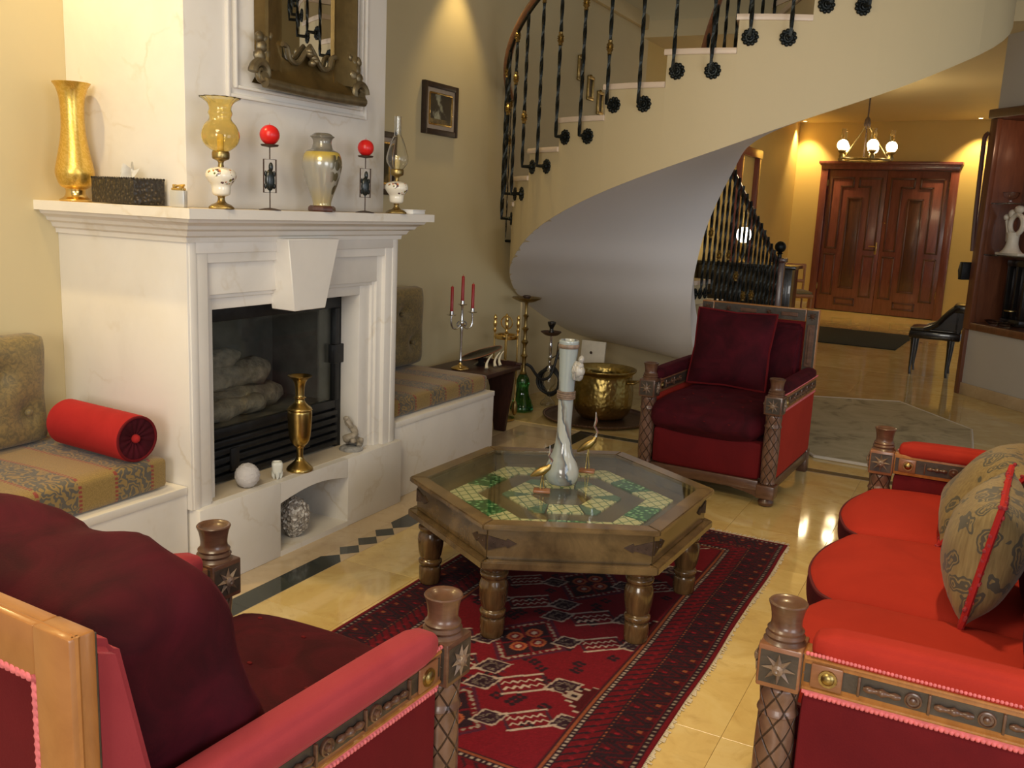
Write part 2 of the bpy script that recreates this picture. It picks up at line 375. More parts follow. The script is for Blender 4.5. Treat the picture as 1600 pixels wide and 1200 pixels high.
def lathe(bm, prof, n=28, m=None, cap=True, wave=None):
    rs = []
    for r, z in prof:
        r = max(r, .0004); row = []
        for i in range(n):
            a = 2 * PI * i / n; k = r * (1 + (wave(a, z) if wave else 0))
            row.append((k * math.cos(a), k * math.sin(a), z))
        rs.append(row)
    rings(bm, rs, cap=cap, m=m); return bm
def smoothprof(pts, k=4):
    """Catmull-Rom through profile points"""
    out = []; P = [Vector(p) for p in pts]
    for i in range(len(P) - 1):
        p0 = P[max(i - 1, 0)]; p1 = P[i]; p2 = P[i + 1]; p3 = P[min(i + 2, len(P) - 1)]
        for j in range(k):
            t = j / k
            out.append(tuple(.5 * ((2 * p1) + (p2 - p0) * t + (2 * p0 - 5 * p1 + 4 * p2 - p3) * t * t + (3 * p1 - p0 - 3 * p2 + p3) * t ** 3)))
    out.append(tuple(P[-1])); return out
def tube(bm, path, r, n=8, closed=False, twist=0.0, flat=1.0):
    P = [Vector(p) for p in path]; L = len(P); rs = []; up = Vector((0, 0, 1)); prev = None
    for i in range(L):
        if closed: t = P[(i + 1) % L] - P[i - 1]
        else: t = P[min(i + 1, L - 1)] - P[max(i - 1, 0)]
        t.normalize()
        if prev is None:
            a = up if abs(t.z) < .9 else Vector((1, 0, 0))
            e1 = (a - t * a.dot(t)).normalized()
        else: e1 = (prev - t * prev.dot(t)).normalized()
        prev = e1; e2 = t.cross(e1); rr = r[i] if isinstance(r, (list, tuple)) else r
        rs.append([P[i] + (e1 * math.cos(2 * PI * j / n + twist * i) + e2 * math.sin(2 * PI * j / n + twist * i) * flat) * rr for j in range(n)])
    if closed: rs.append(rs[0])
    rings(bm, rs, cap=not closed)
    if closed: bmesh.ops.remove_doubles(bm, verts=bm.verts, dist=1e-6)
    return bm
def ball(bm, c, r, u=14, v=10, m=None):
    mat = Matrix.Translation(Vector(c)) @ Matrix.Diagonal((*(r if isinstance(r, (tuple, list)) else (r, r, r)), 1))
    bmesh.ops.create_uvsphere(bm, u_segments=u, v_segments=v, radius=1.0, matrix=(m @ mat) if m is not None else mat); return bm
def disc(bm, c, r, h, n=20, m=None, r2=None):
    """short cylinder along z"""
    return lathe(bm, [(r, 0), (r2 if r2 is not None else r, h)], n, (m or Matrix.Identity(4)) @ Matrix.Translation(Vector(c)))
def cushion(bm, lo, hi, r=.04, n=12, puff=.02, m=None, warp=0.0, ws=7.0, dimples=(), front=0.0, pz=None, seed=0.0):
    """rounded, overstuffed box; puff swells top and bottom; dimples: (x,y) top buttons; front: front edge bows out (toward -y)"""
    lo = Vector(lo); hi = Vector(hi); c = (lo + hi) / 2; h = (hi - lo) / 2; r = min(r, h.x, h.y, h.z)
    cache = {}; 
    def P(s):
        q = Vector((s[0] * h.x, s[1] * h.y, s[2] * h.z))
        inn = Vector([max(-(h[i] - r), min(h[i] - r, q[i])) for i in range(3)])
        d = q - inn
        if d.length > 1e-9: q = inn + d.normalized() * r
        fx = 1 - (s[0]) ** 4; fy = 1 - (s[1]) ** 4; fz = 1 - s[2] ** 2
        q.z += puff * fx * fy * s[2]
        if pz is not None and s[2] < 0: q.z -= (pz - puff) * fx * fy * s[2] * -1 if False else 0
        if front and s[1] < 0: q.y -= front * (1 - s[0] ** 2) * (-s[1])
        q.y += puff * .35 * fx * fz * s[1]; q.x += puff * .35 * fy * fz * s[0]
        if warp:
            w = noise.noise_vector(q * ws + Vector((seed, seed * 2, 0))); q += w * warp
        for dx, dy in dimples:
            if s[2] > 0:
                dd = math.hypot(q.x - dx, q.y - dy); q.z -= .022 * math.exp(-(dd / .028) ** 2)
        return q + c
    def vert(s):
        k = tuple(round(t, 5) for t in s)
        if k not in cache:
            q = P(s); cache[k] = bm.verts.new(m @ q if m is not None else q)
        return cache[k]
    g = [math.sin((-1 + 2 * i / n) * PI / 2) * .35 + (-1 + 2 * i / n) * .65 for i in range(n + 1)]
    for ax in range(3):
        for sg in (-1, 1):
            for i in range(n):
                for j in range(n):
                    def s(a, b):
                        t = [0, 0, 0]; t[ax] = sg; t[(ax + 1) % 3] = g[a]; t[(ax + 2) % 3] = g[b]; return t
                    f = [vert(s(i, j)), vert(s(i + 1, j)), vert(s(i + 1, j + 1)), vert(s(i, j + 1))]
                    bm.faces.new(f if sg > 0 else f[::-1])
    return bm
def pillow(bm, w, hgt, t, n=18, m=None, pinch=.06, seed=0.0):
    """scatter cushion in the xz plane, thickness along y"""
    def P(u, v, sd):
        e = max(0, (1 - abs(u) ** 2.6)) ** .62 * max(0, (1 - abs(v) ** 2.6)) ** .62
        k = 1 - pinch * (1 - abs(u * v)) * max(abs(u), abs(v)) ** 3
        x = u * w / 2 * k; z = v * hgt / 2 * k
        y = sd * t / 2 * e + .012 * noise.noise(Vector((u * 1.6 + seed, v * 1.6, sd))) * e
        return Vector((x, y, z))
    V = {}
    for sd in (-1, 1):
        for i in range(n + 1):
            for j in range(n + 1):
                u = -1 + 2 * i / n; v = -1 + 2 * j / n
                rim = i in (0, n) or j in (0, n)
                if rim and sd == 1: V[(i, j, 1)] = V[(i, j, -1)]; continue
                q = P(u, v, sd); V[(i, j, sd)] = bm.verts.new(m @ q if m is not None else q)
    for sd in (-1, 1):
        for i in range(n):
            for j in range(n):
                f = [V[(i, j, sd)], V[(i + 1, j, sd)], V[(i + 1, j + 1, sd)], V[(i, j + 1, sd)]]
                bm.faces.new(f if sd < 0 else f[::-1])
    rim = [(-1 + 2 * i / n, -1) for i in range(n)] + [(1, -1 + 2 * i / n) for i in range(n)] + [(1 - 2 * i / n, 1) for i in range(n)] + [(-1, 1 - 2 * i / n) for i in range(n)]
    return [P(u, v, 0) for u, v in rim]
def beads(bm, a, b, r=.005, pitch=.009, m=None, sq=(1, 1, 1)):
    a = Vector(a); b = Vector(b); L = (b - a).length; k = max(1, int(L / pitch))
    for i in range(k + 1):
        p = a + (b - a) * (i / k)
        ball(bm, p, (r * sq[0], r * sq[1], r * sq[2]), 6, 4, m)
    return bm
def RX(a): return Matrix.Rotation(a, 4, 'X')
def RY(a): return Matrix.Rotation(a, 4, 'Y')
def RZ(a): return Matrix.Rotation(a, 4, 'Z')
def T(x, y=0, z=0): return Matrix.Translation(Vector((x, y, z)))

# ------------------------------------------------------------------ room shell
XW = -3.23; HC = 3.15
struct('wall_left', box(NB(), (XW - .15, -1.2, 0), (XW, 8.9, 6.0)), 'wall', smooth=0)
struct('wall_foyer', box(NB(), (XW - .15, 8.9, 0), (XW, 17.4, 6.0)), 'wall_warm', smooth=0)
struct('ceiling', box(NB(), (XW, -.6, HC), (1.6, 4.95, HC + .15)), 'ceiling', smooth=0)
struct('ceiling', box(NB(), (XW, 8.75, HC), (1.6, 17.4, HC + .15)), 'ceiling', smooth=0)
struct('ceiling', box(NB(), (XW, 4.95, 5.6), (1.6, 8.75, 5.7)), 'ceiling', smooth=0)
struct('wall_stairwell', box(NB(), (XW, 8.75, HC + .15), (1.6, 8.9, 5.6)), 'wall', smooth=0)
struct('wall_gallery', box(NB(), (1.3, 4.75, 2.9), (1.45, 8.75, 5.6)), 'wall', smooth=0)
# door wall, turned a little, with the double door in it
A = math.radians(-8.9); DL = Vector((-2.777, 16.725, 0)); DX = Vector((math.cos(A), math.sin(A), 0)); DM = T(*DL) @ RZ(A)   # local x along the wall, -y towards the room
DWid = 2.18; DH = 2.50
bm = NB(); box(bm, (-1.2, .0, 0), (0, .15, HC), m=DM); box(bm, (DWid, 0, 0), (4.2, .15, HC), m=DM); box(bm, (0, 0, DH), (DWid, .15, HC), m=DM)
struct('wall_back', bm, 'wall_warm', smooth=0)
bm = NB(); box(bm, (-1.2, -.02, 0), (-.02, 0, .10), .004, m=DM); box(bm, (DWid + .02, -.02, 0), (4, 0, .10), .004, m=DM)
struct('baseboard_back', bm, 'plaster')
# partition with the display cabinet (right)
PA = Vector((-.111, 9.305, 0)); PB = Vector((.395, 8.698, 0)); pa = math.atan2((PB - PA).y, (PB - PA).x); PM = T(*PA) @ RZ(pa)   # local x along the face, +y behind it
bm = NB(); box(bm, (0.0, 0, 0), (2.6, .45, .60), m=PM)
struct('wall_partition', bm, 'partition', smooth=0)
struct('wall_partition', box(NB(), (-.02, .0, 2.45), (2.6, .45, 5.6), m=PM), 'partition', smooth=0)
struct('baseboard_partition', box(NB(), (-.012, -.014, 0), (2.6, -.0005, .11), .004, m=PM), 'border_marble')
# foyer doorway trim on the left wall, seen above the lower banister
bm = NB()
for y0 in (12.7, 13.7): box(bm, (XW, y0, 0), (XW + .07, y0 + .12, 2.35), .006)
box(bm, (XW, 12.66, 2.35), (XW + .08, 13.86, 2.47), .006)
struct('trim_1', bm, 'mahogany')
struct('trim_2', box(NB(), (XW, 5.2, 3.22), (XW + .05, 8.75, 3.35), .008), 'ceiling')
# floor: marble tiles laid on a bed, with dark inlay bands
floor = struct('floor', box(NB(), (XW, -1.2, -.12), (3.0, 17.6, -.004)), 'grout', smooth=0)
farfloor = struct('floor', box(NB(), (XW, 10.09, -.004), (3.0, 17.6, -.0005)), 'marble', smooth=0)
tile_mesh = {}
def tile(x0, x1, y0, y1, mat='marble', z=0.0, gap=.0006):
    w, d = round(x1 - x0, 3), round(y1 - y0, 3); k = (w, d, mat, z)
    if k not in tile_mesh:
        b = NB(); box(b, (-w / 2 + gap, -d / 2 + gap, -.006), (w / 2 - gap, d / 2 - gap, z), .0006, seg=1)
        o = obj('tile', b, mat, floor, smooth=0); tile_mesh[k] = o.data
    else: o = link(bpy.data.objects.new('tile', tile_mesh[k])); o.parent = floor
    o.location = ((x0 + x1) / 2, (y0 + y1) / 2, 0)
XS = [-1.92, -1.457, -.993, -.53, -.067, .396, .86, 1.323]
YS = [.57 + .48 * i for i in range(11)] + [5.65]
YS2 = [5.75 + .48 * i for i in range(10)]
for a, b in zip(YS, YS[1:]):
    for c, d in zip(XS, XS[1:]): tile(c, d, a, b)
    tile(-2.275, -1.92, a, b); tile(-2.385, -2.275, a, b, 'border_marble'); tile(-2.80, -2.385, a, b, 'border_marble')
for a, b in zip(YS2, YS2[1:]):
    for c, d in zip([-3.23, -2.80, -2.385] + XS, [-2.80, -2.385] + XS): tile(c, d, a, b)
for c, d in zip([-2.275] + XS, XS): tile(c, d, 5.65, 5.75, 'border_marble')
def inlay(pts):
    o = obj('inlay', prism(NB(), pts, .0, .0006), 'inlay', floor, smooth=0, label='dark green-black marble inlay')
    return o
xa, xb = -2.383, -2.277; xm = (xa + xb) / 2
inlay([(xa, .6), (xb, .6), (xb, 2.4), (xa, 2.4)]); inlay([(xa, 2.401), (xb, 2.401), (xb, 2.66), (xa, 2.66)])
inlay([(xa, 2.661), (xb, 2.661), (xb, 2.945), (xm, 3.005), (xa, 2.945)])
for y0 in (3.074, 3.206, 3.338): inlay([(xm, y0 - .065), (xb, y0), (xm, y0 + .065), (xa, y0)])
inlay([(xm, 3.405), (xb, 3.465), (xb, 4.4), (xa, 4.4), (xa, 3.465)]); inlay([(xa, 4.401), (xb, 4.401), (xb, 5.745), (xa, 5.745)])
for x0 in (-2.27, -1.2, -.13): inlay([(x0, 5.668), (x0 + 1.068, 5.668), (x0 + 1.068, 5.738), (x0, 5.738)])

# ------------------------------------------------------------------ fireplace
fp = thing('fireplace', 'cream stone fireplace with moulded mantel and dark glass firebox', 'fireplace', (-2.6, 3.05, 0))
HZ = .327
b = NB()
box(b, (XW, 2.39, HZ), (-2.545, 2.49, 1.338), .003); box(b, (XW, 3.61, HZ), (-2.545, 3.71, 1.338), .003)     # side cheeks
box(b, (-2.95, 2.48, 1.25), (-2.549, 3.62, 1.338)); 
obj('surround', b, 'limestone', fp, True)
def frame3(y0, y1, zt, Y0, Y1, ZT, xf, xbk, mat='limestone', name='moulding'):
    b = NB()
    box(b, (xbk, Y0, HZ), (xf, y0, ZT), .003); box(b, (xbk, y1, HZ), (xf, Y1, ZT), .003); box(b, (xbk, y0 - .004, zt), (xf - .0004, y1 + .004, ZT - .0004), .003)
    obj(name, b, mat, fp, True)
frame3(2.433, 3.663, 1.285, 2.40, 3.70, 1.337, -2.5405, -2.60)
frame3(2.447, 3.649, 1.270, 2.43, 3.666, 1.287, -2.552, -2.62)
frame3(2.516, 3.57, 1.128, 2.44, 3.655, 1.275, -2.566, -2.64)
frame3(2.530, 3.552, 1.112, 2.51, 3.575, 1.131, -2.580, -2.66)
frame3(2.557, 3.475, 1.068, 2.525, 3.556, 1.115, -2.594, -2.70)
b = NB(); prism(b, [(2.851, 1.337), (2.889, 1.047), (3.083, 1.047), (3.174, 1.337)], -2.60, -2.478, 'x')
bmesh.ops.bevel(b, geom=list(b.edges), offset=.003, segments=1, affect='EDGES'); obj('keystone', b, 'limestone', fp, True)
# hearth with arched niche
b = NB(); hx0, hx1 = -3.0, -2.52
box(b, (hx0, 2.405, 0), (hx1, 2.852, HZ), .004); box(b, (hx0, 3.308, 0), (hx1, 3.745, HZ), .004)
box(b, (hx0, 2.851, 0), (hx1, 3.309, .024)); box(b, (hx0 - .02, 2.80, 0), (hx0 + .06, 3.36, HZ - .002))
arch = [(2.852, HZ)] + [(2.852 + .456 * i / 12, .236 + .03 * math.sin(PI * i / 12)) for i in range(13)] + [(3.308, HZ)]
prism(b, arch, hx0, hx1 - .0008, 'x'); obj('hearth', b, 'limestone', fp, True)
obj('hearth_slab', box(NB(), (-2.78, 2.52, HZ), (-2.56, 3.50, HZ + .0015)), 'limestone_worn', fp, True, smooth=0)
# mantel: crown moulding swept round three sides, then the shelf slab
b = NB(); prof = [(0, 1.326), (.010, 1.326), (.012, 1.343), (.028, 1.350), (.036, 1.366), (.046, 1.371), (.056, 1.374), (.062, 1.386), (.080, 1.397), (.088, 1.399), (.095, 1.412), (.122, 1.4125), (.122, 1.4475), (-.15, 1.4475)]
rs = []
for o_, z_ in prof: rs.append([(XW, 2.39 - o_ * .8, z_), (-2.545 + o_, 2.39 - o_ * .8, z_), (-2.545 + o_, 3.71 + o_ * 1.04, z_), (XW, 3.71 + o_ * 1.04, z_)])
rings(b, rs, closed=False, cap=False); obj('mantel', b, 'limestone', fp, True, smooth=25)
obj('mantel_top', box(NB(), (XW, 2.30, 1.4465), (-2.43, 3.83, 1.448)), 'limestone_worn', fp, True, smooth=0)
# chimney breast with moulded panel
b = NB(); box(b, (XW, 2.455, 1.448), (-2.605, 3.668, HC), .003); obj('chimney_breast', b, 'limestone', fp, True)
def ridge(y0, y1, z0, w, xf):
    b = NB()
    for (a0, a1, c0, c1) in ((y0 - w, y0, z0 - w, HC - .02), (y1, y1 + w, z0 - w, HC - .02), (y0, y1, z0 - w, z0)): box(b, (-2.61, a0, c0), (xf, a1, c1), .004)
    obj('panel_moulding', b, 'limestone', fp, True)
ridge(2.667, 3.497, 1.872, .014, -2.590); ridge(2.70, 3.462, 1.905, .012, -2.586)
# firebox: black frame, glass door, grille, logs
fbx = -2.70
b = NB(); y0, y1 = 2.50, 3.54
box(b, (fbx - .03, y0, 1.0), (fbx, y1, 1.09), .003); box(b, (fbx - .03, y1 - .10, HZ), (fbx, y1, 1.0), .003); box(b, (fbx - .03, y0, HZ), (fbx, y0 + .06, 1.0), .003)
box(b, (fbx - .03, y0, .52), (fbx - .002, y1, .56), .003); box(b, (fbx - .025, y1 - .115, .56), (fbx + .008, y1 - .085, 1.0), .004); box(b, (fbx - .02, y1 - .135, .74), (fbx + .018, y1 - .06, .83), .004)
obj('firebox_frame', b, 'black_metal', fp, True)
obj('glass_door', box(NB(), (fbx - .018, y0 + .05, .555), (fbx - .013, y1 - .10, 1.0)), 'pane', fp, True, smooth=0)
for i in range(5):
    z0 = HZ + .012 + i * .037
    obj('grille_slat', box(NB(), (fbx - .022, y0 + .05, z0), (fbx + .006, y1 - .09, z0 + .024), .004, m=None), 'black_metal', fp, True)
obj('grille_backing', box(NB(), (fbx - .035, y0, HZ), (fbx - .024, y1 - .05, .53)), 'rubber', fp, True, smooth=0)
for yy in (2.74, 3.19): obj('grille_latch', box(NB(), (fbx, yy, .37), (fbx + .014, yy + .05, .47), .005), 'black_metal', fp, True)
b = NB(); box(b, (-3.14, 2.52, .50), (-3.11, 3.50, 1.1)); box(b, (-3.12, 2.50, .5), (fbx - .04, 2.53, 1.1)); box(b, (-3.12, 3.46, .5), (fbx - .04, 3.49, 1.1)); box(b, (-3.12, 2.52, .52), (fbx - .04, 3.48, .545)); box(b, (-3.12, 2.52, 1.08), (fbx - .04, 3.48, 1.1))
obj('firebox_lining', b, 'soot', fp, True, smooth=0)
def rough(bm, amt, sc, seed=0):
    for v in bm.verts:
        v.co += v.co.normalized() * 0 + noise.noise_vector(v.co * sc + Vector((seed, 0, seed))) * amt
def log(p0, p1, r, seed):
    b = NB(); P0, P1 = Vector(p0), Vector(p1); path = [P0 + (P1 - P0) * i / 9 for i in range(10)]
    tube(b, path, [r * .5] + [r * (1 + .15 * math.sin(i * 1.7 + seed)) for i in range(8)] + [r * .5], 12); rough(b, r * .3, 16, seed); obj('log', b, 'ceramic_log', fp, True)
log((-2.90, 2.62, .60), (-2.93, 3.30, .60), .062, 1); log((-3.0, 2.58, .69), (-2.92, 3.22, .72), .06, 2); log((-2.84, 2.66, .585), (-2.86, 3.12, .59), .045, 3); log((-2.98, 2.70, .78), (-2.95, 3.05, .79), .048, 5)

# masonry benches either side
def bench(name, label, y0, y1, zt):
    t = thing(name, label, 'bench', (-2.9, (y0 + y1) / 2, 0), group=None)
    obj('base', box(NB(), (XW + .003, y0, 0), (-2.566, y1, zt - .03), .003), 'limestone', t, True)
    obj('rim', box(NB(), (XW + .003, y0, zt - .0305), (-2.56, y1, zt), .004), 'limestone', t, True); return t
bench('masonry_bench', 'cream stone bench to the left of the fireplace', .9, 2.388, .42)
bench('masonry_bench', 'cream stone bench to the right of the fireplace', 3.748, 4.79, .41)
def flat_cushion(label, lo, hi):
    b = NB(); cushion(b, (-(hi[0] - lo[0]) / 2, -(hi[1] - lo[1]) / 2, 0), ((hi[0] - lo[0]) / 2, (hi[1] - lo[1]) / 2, hi[2] - lo[2]), .025, 16, .006, warp=.004, ws=6)
    o = obj('bench_cushion', b, 'brocade', loc=((lo[0] + hi[0]) / 2, (lo[1] + hi[1]) / 2, lo[2])); tag(o, label, 'cushion'); return o
flat_cushion('gold and grey striped brocade seat pad on the left bench', (-3.215, .95, .421), (-2.60, 2.335, .543))
flat_cushion('gold and brown striped brocade seat pad on the right bench', (-3.215, 3.76, .411), (-2.60, 4.775, .508))
def back_cushion(label, y0, y1, z0, z1, btn, yshift=0):
    t = thing('back_cushion', label, 'cushion', (-3.13, (y0 + y1) / 2, z0))
    w, h = y1 - y0, z1 - z0; N, K = 40, 30; b = NB(); G_ = {}
    for sd in (1, -1):
        for i in range(N + 1):
            for j in range(K + 1):
                u = -1 + 2 * i / N; v = -1 + 2 * j / K
                e = (1 - abs(u) ** 5) ** .5 * (1 - abs(v) ** 5) ** .5
                yy = u * w / 2 * (1 - .03 * (1 - abs(v)) ); zz = (v + 1) / 2 * h
                # rounded corners
                cx = max(0, abs(u) * w / 2 - (w / 2 - .07)); cz = max(0, abs(v) * h / 2 - (h / 2 - .07)); L = math.hypot(cx, cz)
                if cx > 0 and cz > 0 and L > .07:
                    k = .07 / L; yy = math.copysign(w / 2 - .07 + cx * k, u); zz = h / 2 + math.copysign(h / 2 - .07 + cz * k, v)
                d = 0
                if sd == 1:
                    for by, bz in btn:
                        q = math.hypot(yy - by, zz - bz); d += .045 * math.exp(-(q / .05) ** 2) + .012 * math.exp(-(q / .12) ** 2)
                x = (.085 * e - d * e) if sd == 1 else -.08 * e
                G_[(i, j, sd)] = G_[(i, j, 1)] if (sd == -1 and (i in (0, N) or j in (0, K))) else b.verts.new((x, yy, zz))
        for i in range(N):
            for j in range(K):
                f = [G_[(i, j, sd)], G_[(i + 1, j, sd)], G_[(i + 1, j + 1, sd)], G_[(i, j + 1, sd)]]; b.faces.new(f if sd == 1 else f[::-1])
    obj('cover', b, 'tuft', t, smooth=60)
    for by, bz in btn: obj('button', ball(NB(), (.045, by, bz), .014, 10, 6), 'tuft', t)
    return t
back_cushion('olive gold buttoned back cushion on the left bench', 1.30, 2.235, .546, .965, [(-.36, .13), (-.12, .13), (.12, .13), (.36, .13), (-.24, .28), (0, .28), (.24, .28), (-.0, .13)])
back_cushion('brown buttoned back cushion behind the fireplace, on the right bench', 3.80, 4.83, .512, 1.0, [(-.36, .15), (-.12, .15), (.12, .15), (.36, .15), (-.24, .33), (0, .33), (.24, .33)])
# bolster
bo = thing('bolster', 'bright red velvet bolster lying on the left bench', 'bolster', (-2.62, 2.215, .630), 0)
D_ = Vector((-.41, .024, .002)); Lb = D_.length; BM = Matrix.Translation((0, 0, 0)) @ Vector((0, 0, 1)).rotation_difference(D_.normalized()).to_matrix().to_4x4()
lathe(b := NB(), [(.080, .002), (.083, .005), (.085, .014), (.0855, .1), (.085, .25), (.0855, .4), (.085, Lb - .014), (.08, Lb), (.0005, Lb)], 36, BM, cap=False); obj('cover', b, 'velvet_bolster', bo)
b = NB(); lathe(b, [(.0005, .016), (.016, .013), (.030, .008), (.045, .004), (.068, -.001), (.081, .003)], 72, BM, cap=False); 
for v in b.verts:
    q = BM.inverted() @ v.co; a = math.atan2(q.y, q.x); r_ = math.hypot(q.x, q.y)
    q.z += .0022 * math.sin(a * 14) * min(1, r_ / .03) * (1 if r_ < .07 else 0); v.co = BM @ q
obj('gathered_end', b, 'velvet_dark', bo)
b = NB(); tube(b, [BM @ Vector((.079 * math.cos(2 * PI * i / 40), .079 * math.sin(2 * PI * i / 40), 0)) for i in range(40)], .005, 6, closed=True); obj('piping', b, 'velvet_wine', bo)
obj('button', ball(NB(), BM @ Vector((0, 0, .008)), .016, 12, 8), 'velvet_bolster', bo)

# mirror over the mantel
mi = thing('wall_mirror', 'mirror in a bronze gilt scrolled frame on the chimney breast', 'mirror', (-2.60, 3.085, 1.91))
XF = -2.60
obj('mirror_glass', box(NB(), (XF + .012, 2.90, 2.02), (XF + .016, 3.29, 3.0)), 'mirror', mi, True, smooth=0)
b = NB()
for sgn, ya, yb in ((1, 2.80, 2.925), (-1, 3.25, 3.372)):           # stiles: raised outer lip, sloping inwards
    yo, yi = (ya, yb) if sgn == 1 else (yb, ya)
    prism(b, sorted([(XF, 0)]) and [(XF, yo), (XF + .055, yo), (XF + .06, yo + sgn * .012), (XF + .052, yo + sgn * .028), (XF + .024, yi - sgn * .02), (XF + .026, yi), (XF, yi)], 1.98, 3.0, 'z')
obj('frame', b, 'bronze_frame', mi, True, smooth=30)
# lower apron: curved panel rolled out at the foot, wavy upper edge
b = NB(); NN = 24; rows = []
def wav(u): return 2.065 + .022 * math.cos(u * PI * 2.0) - .035 * abs(u) ** .5 * (abs(u) < .8) + .018 * (1 - abs(u))
for k in range(9):
    t_ = k / 8; row = []
    for i in range(NN + 1):
        u = -1 + 2 * i / NN; half = .215 + .085 * t_ ** 1.5
        zt = wav(u); z = zt + (1.925 - zt) * t_
        row.append((XF + .028 + .05 * t_ ** 2 - .014 * math.sin(PI * t_), 3.083 + u * half, z))
    rows.append(row)
rings(b, rows, closed=False, cap=False)
rb = [[(XF + .001, p[1], p[2]) for p in r_] for r_ in rows]; rings(b, rb, closed=False, cap=False)
obj('apron', b, 'bronze_frame', mi, True, smooth=50)
b = NB(); tube(b, [(XF + .075, 2.775 + .62 * i / 20, 1.922 - .006 * math.sin(PI * i / 20)) for i in range(21)], .020, 10); obj('bottom_rail', b, 'bronze_light', mi, True)
b = NB(); tube(b, [(XF + .034, 3.083 + .165 * u, wav(u)) for u in [-1 + i / 12 for i in range(25)]], .011, 8); obj('inner_edge', b, 'bronze_light', mi, True)
for sgn in (-1, 1):
    yc = 3.083 + sgn * .305; b = NB()
    spiral = []
    for i in range(40):
        a = i / 39 * 2.6 * PI; r_ = .046 * (1 - i / 39 * .75)
        spiral.append((XF + .055, yc + sgn * r_ * math.cos(a), 1.957 + r_ * math.sin(a) * 1.0))
    tube(b, spiral, [.019 * (1 - i / 39 * .55) for i in range(40)], 8); tube(b, [(XF + .05, yc, 1.94), (XF + .075, yc, 1.945)], .02, 10)
    obj('scroll', b, 'bronze_light', mi, True)
    b = NB()
    for k, (dy, z, r_) in enumerate(((.0, 2.02, .026), (-.012, 2.055, .024), (.0, 2.088, .02), (-.03, 2.085, .018), (-.036, 2.03, .02), (-.055, 2.10, .014))):
        ball(b, (XF + .045, yc + sgn * dy, z), (r_ * .8, r_, r_ * 1.1), 10, 8)
    rough(b, .004, 60); obj('leaf_carving', b, 'bronze_light', mi, True)
b = NB()
for k in range(5): ball(b, (XF + .045, 3.083 + .02 * math.sin(k * 1.3), 2.06 + .011 * (k - 2)), (.018, .02 - .002 * abs(k - 2), .014), 10, 7)
obj('crest', b, 'bronze_light', mi, True)

# ------------------------------------------------------------------ helical staircase
SC = Vector((-1.65, 6.58, 0)); SR = 1.58
st = thing('staircase', 'curved cream staircase with wrought iron banister rising to the right', 'staircase', SC)
def sp(r, th, z): a = math.radians(th); return Vector((SC.x + r * math.cos(a), SC.y + r * math.sin(a), z))
ZB = [(90, .40), (150, .40), (165, .55), (180, .73), (195, .90), (205, 1.03), (219, 1.177), (226.8, 1.294), (238, 1.427), (253.2, 1.591), (264.5, 1.704), (278.4, 1.842), (292.2, 1.992), (312.8, 2.202), (328.4, 2.374), (343, 2.522), (372, 2.83)]
def zb(t):
    # smooth the table a little
    f = lambda q: float(np.interp(q, [p[0] for p in ZB], [p[1] for p in ZB])); return (f(t - 5) + f(t) * 2 + f(t + 5)) / 4
TH0, DT, Z0, DZ = 227.8, 13.45, 1.873, .168
def tread_z(th): return Z0 + DZ * math.floor((th - TH0) / DT + 1e-6)
b = NB(); thin = .12
# outer stringer: thin curved wall with a stepped top
KS = range(-4, 9)
for k in KS:
    t0 = TH0 + DT * k; z = Z0 + DZ * k - .03
    if k == 8: t1 = 372
    else: t1 = t0 + DT
    n = 6; A0 = [t0 + (t1 - t0) * i / n for i in range(n + 1)]
    rs = [[sp(SR, a, zb(a)), sp(SR, a, z), sp(SR - thin, a, z), sp(SR - thin, a, zb(a) + .002)] for a in A0]
    rings(b, rs)
bmesh.ops.remove_doubles(b, verts=b.verts, dist=1e-4)
obj('stringer', b, 'plaster', st, True, smooth=30)
b = NB(); n = 120; RI = .26
A0 = [90 + (372 - 90) * i / n for i in range(n + 1)]
for u in range(1):
    rs = [[sp(RI + (SR - .002 - RI) * j / 10, a, zb(a)) for j in range(11)] for a in A0]; rings(b, rs, closed=False, cap=False)
rs = [[sp(RI, a, zb(a)), sp(RI, a, zb(a) + .28 + (0 if a > 180 else (180 - a) / 90 * .0))] for a in A0]; rings(b, rs, closed=False, cap=False)
obj('soffit', b, 'soffit', st, True, smooth=60)
# low curved wall under the lower flight
b = NB(); A0 = [85 + 101 * i / 40 for i in range(41)]
rings(b, [[sp(SR - .004, a, 0), sp(SR - .004, a, zb(a) + .02), sp(SR + .05, a, zb(a) + .02), sp(SR + .05, a, 0)] for a in A0]); obj('curved_wall', b, 'plaster', st, True, smooth=60)
for k in KS:
    if k > 7: continue
    t0 = TH0 + DT * k - .55; t1 = TH0 + DT * (k + 1) - .05; z = Z0 + DZ * k; n = 5
    A0 = [t0 + (t1 - t0) * i / n for i in range(n + 1)]; b = NB()
    rings(b, [[sp(RI + .01, a, z - .032), sp(SR + .010, a, z - .030), sp(SR + .014, a, z - .016), sp(SR + .010, a, z), sp(RI + .01, a, z)] for a in A0])
    obj('tread', b, 'tread', st, True, smooth=35)
    b = NB(); a = math.radians(TH0 + DT * k + .4)
    rings(b, [[sp(RI + .01, TH0 + DT * k + q, z - .033), sp(SR - .02, TH0 + DT * k + q, z - .033), sp(SR - .02, TH0 + DT * k + q, z - DZ), sp(RI + .01, TH0 + DT * k + q, z - DZ)] for q in (.2, .9)])
    obj('riser', b, 'plaster', st, True, smooth=0)
# upper landing
b = NB(); rings(b, [[sp(RI, a, 3.02), sp(SR, a, 3.02), sp(SR, a, 3.216), sp(RI, a, 3.216)] for a in [335 + 4 * i for i in range(10)]]); obj('landing', b, 'plaster', st, True)
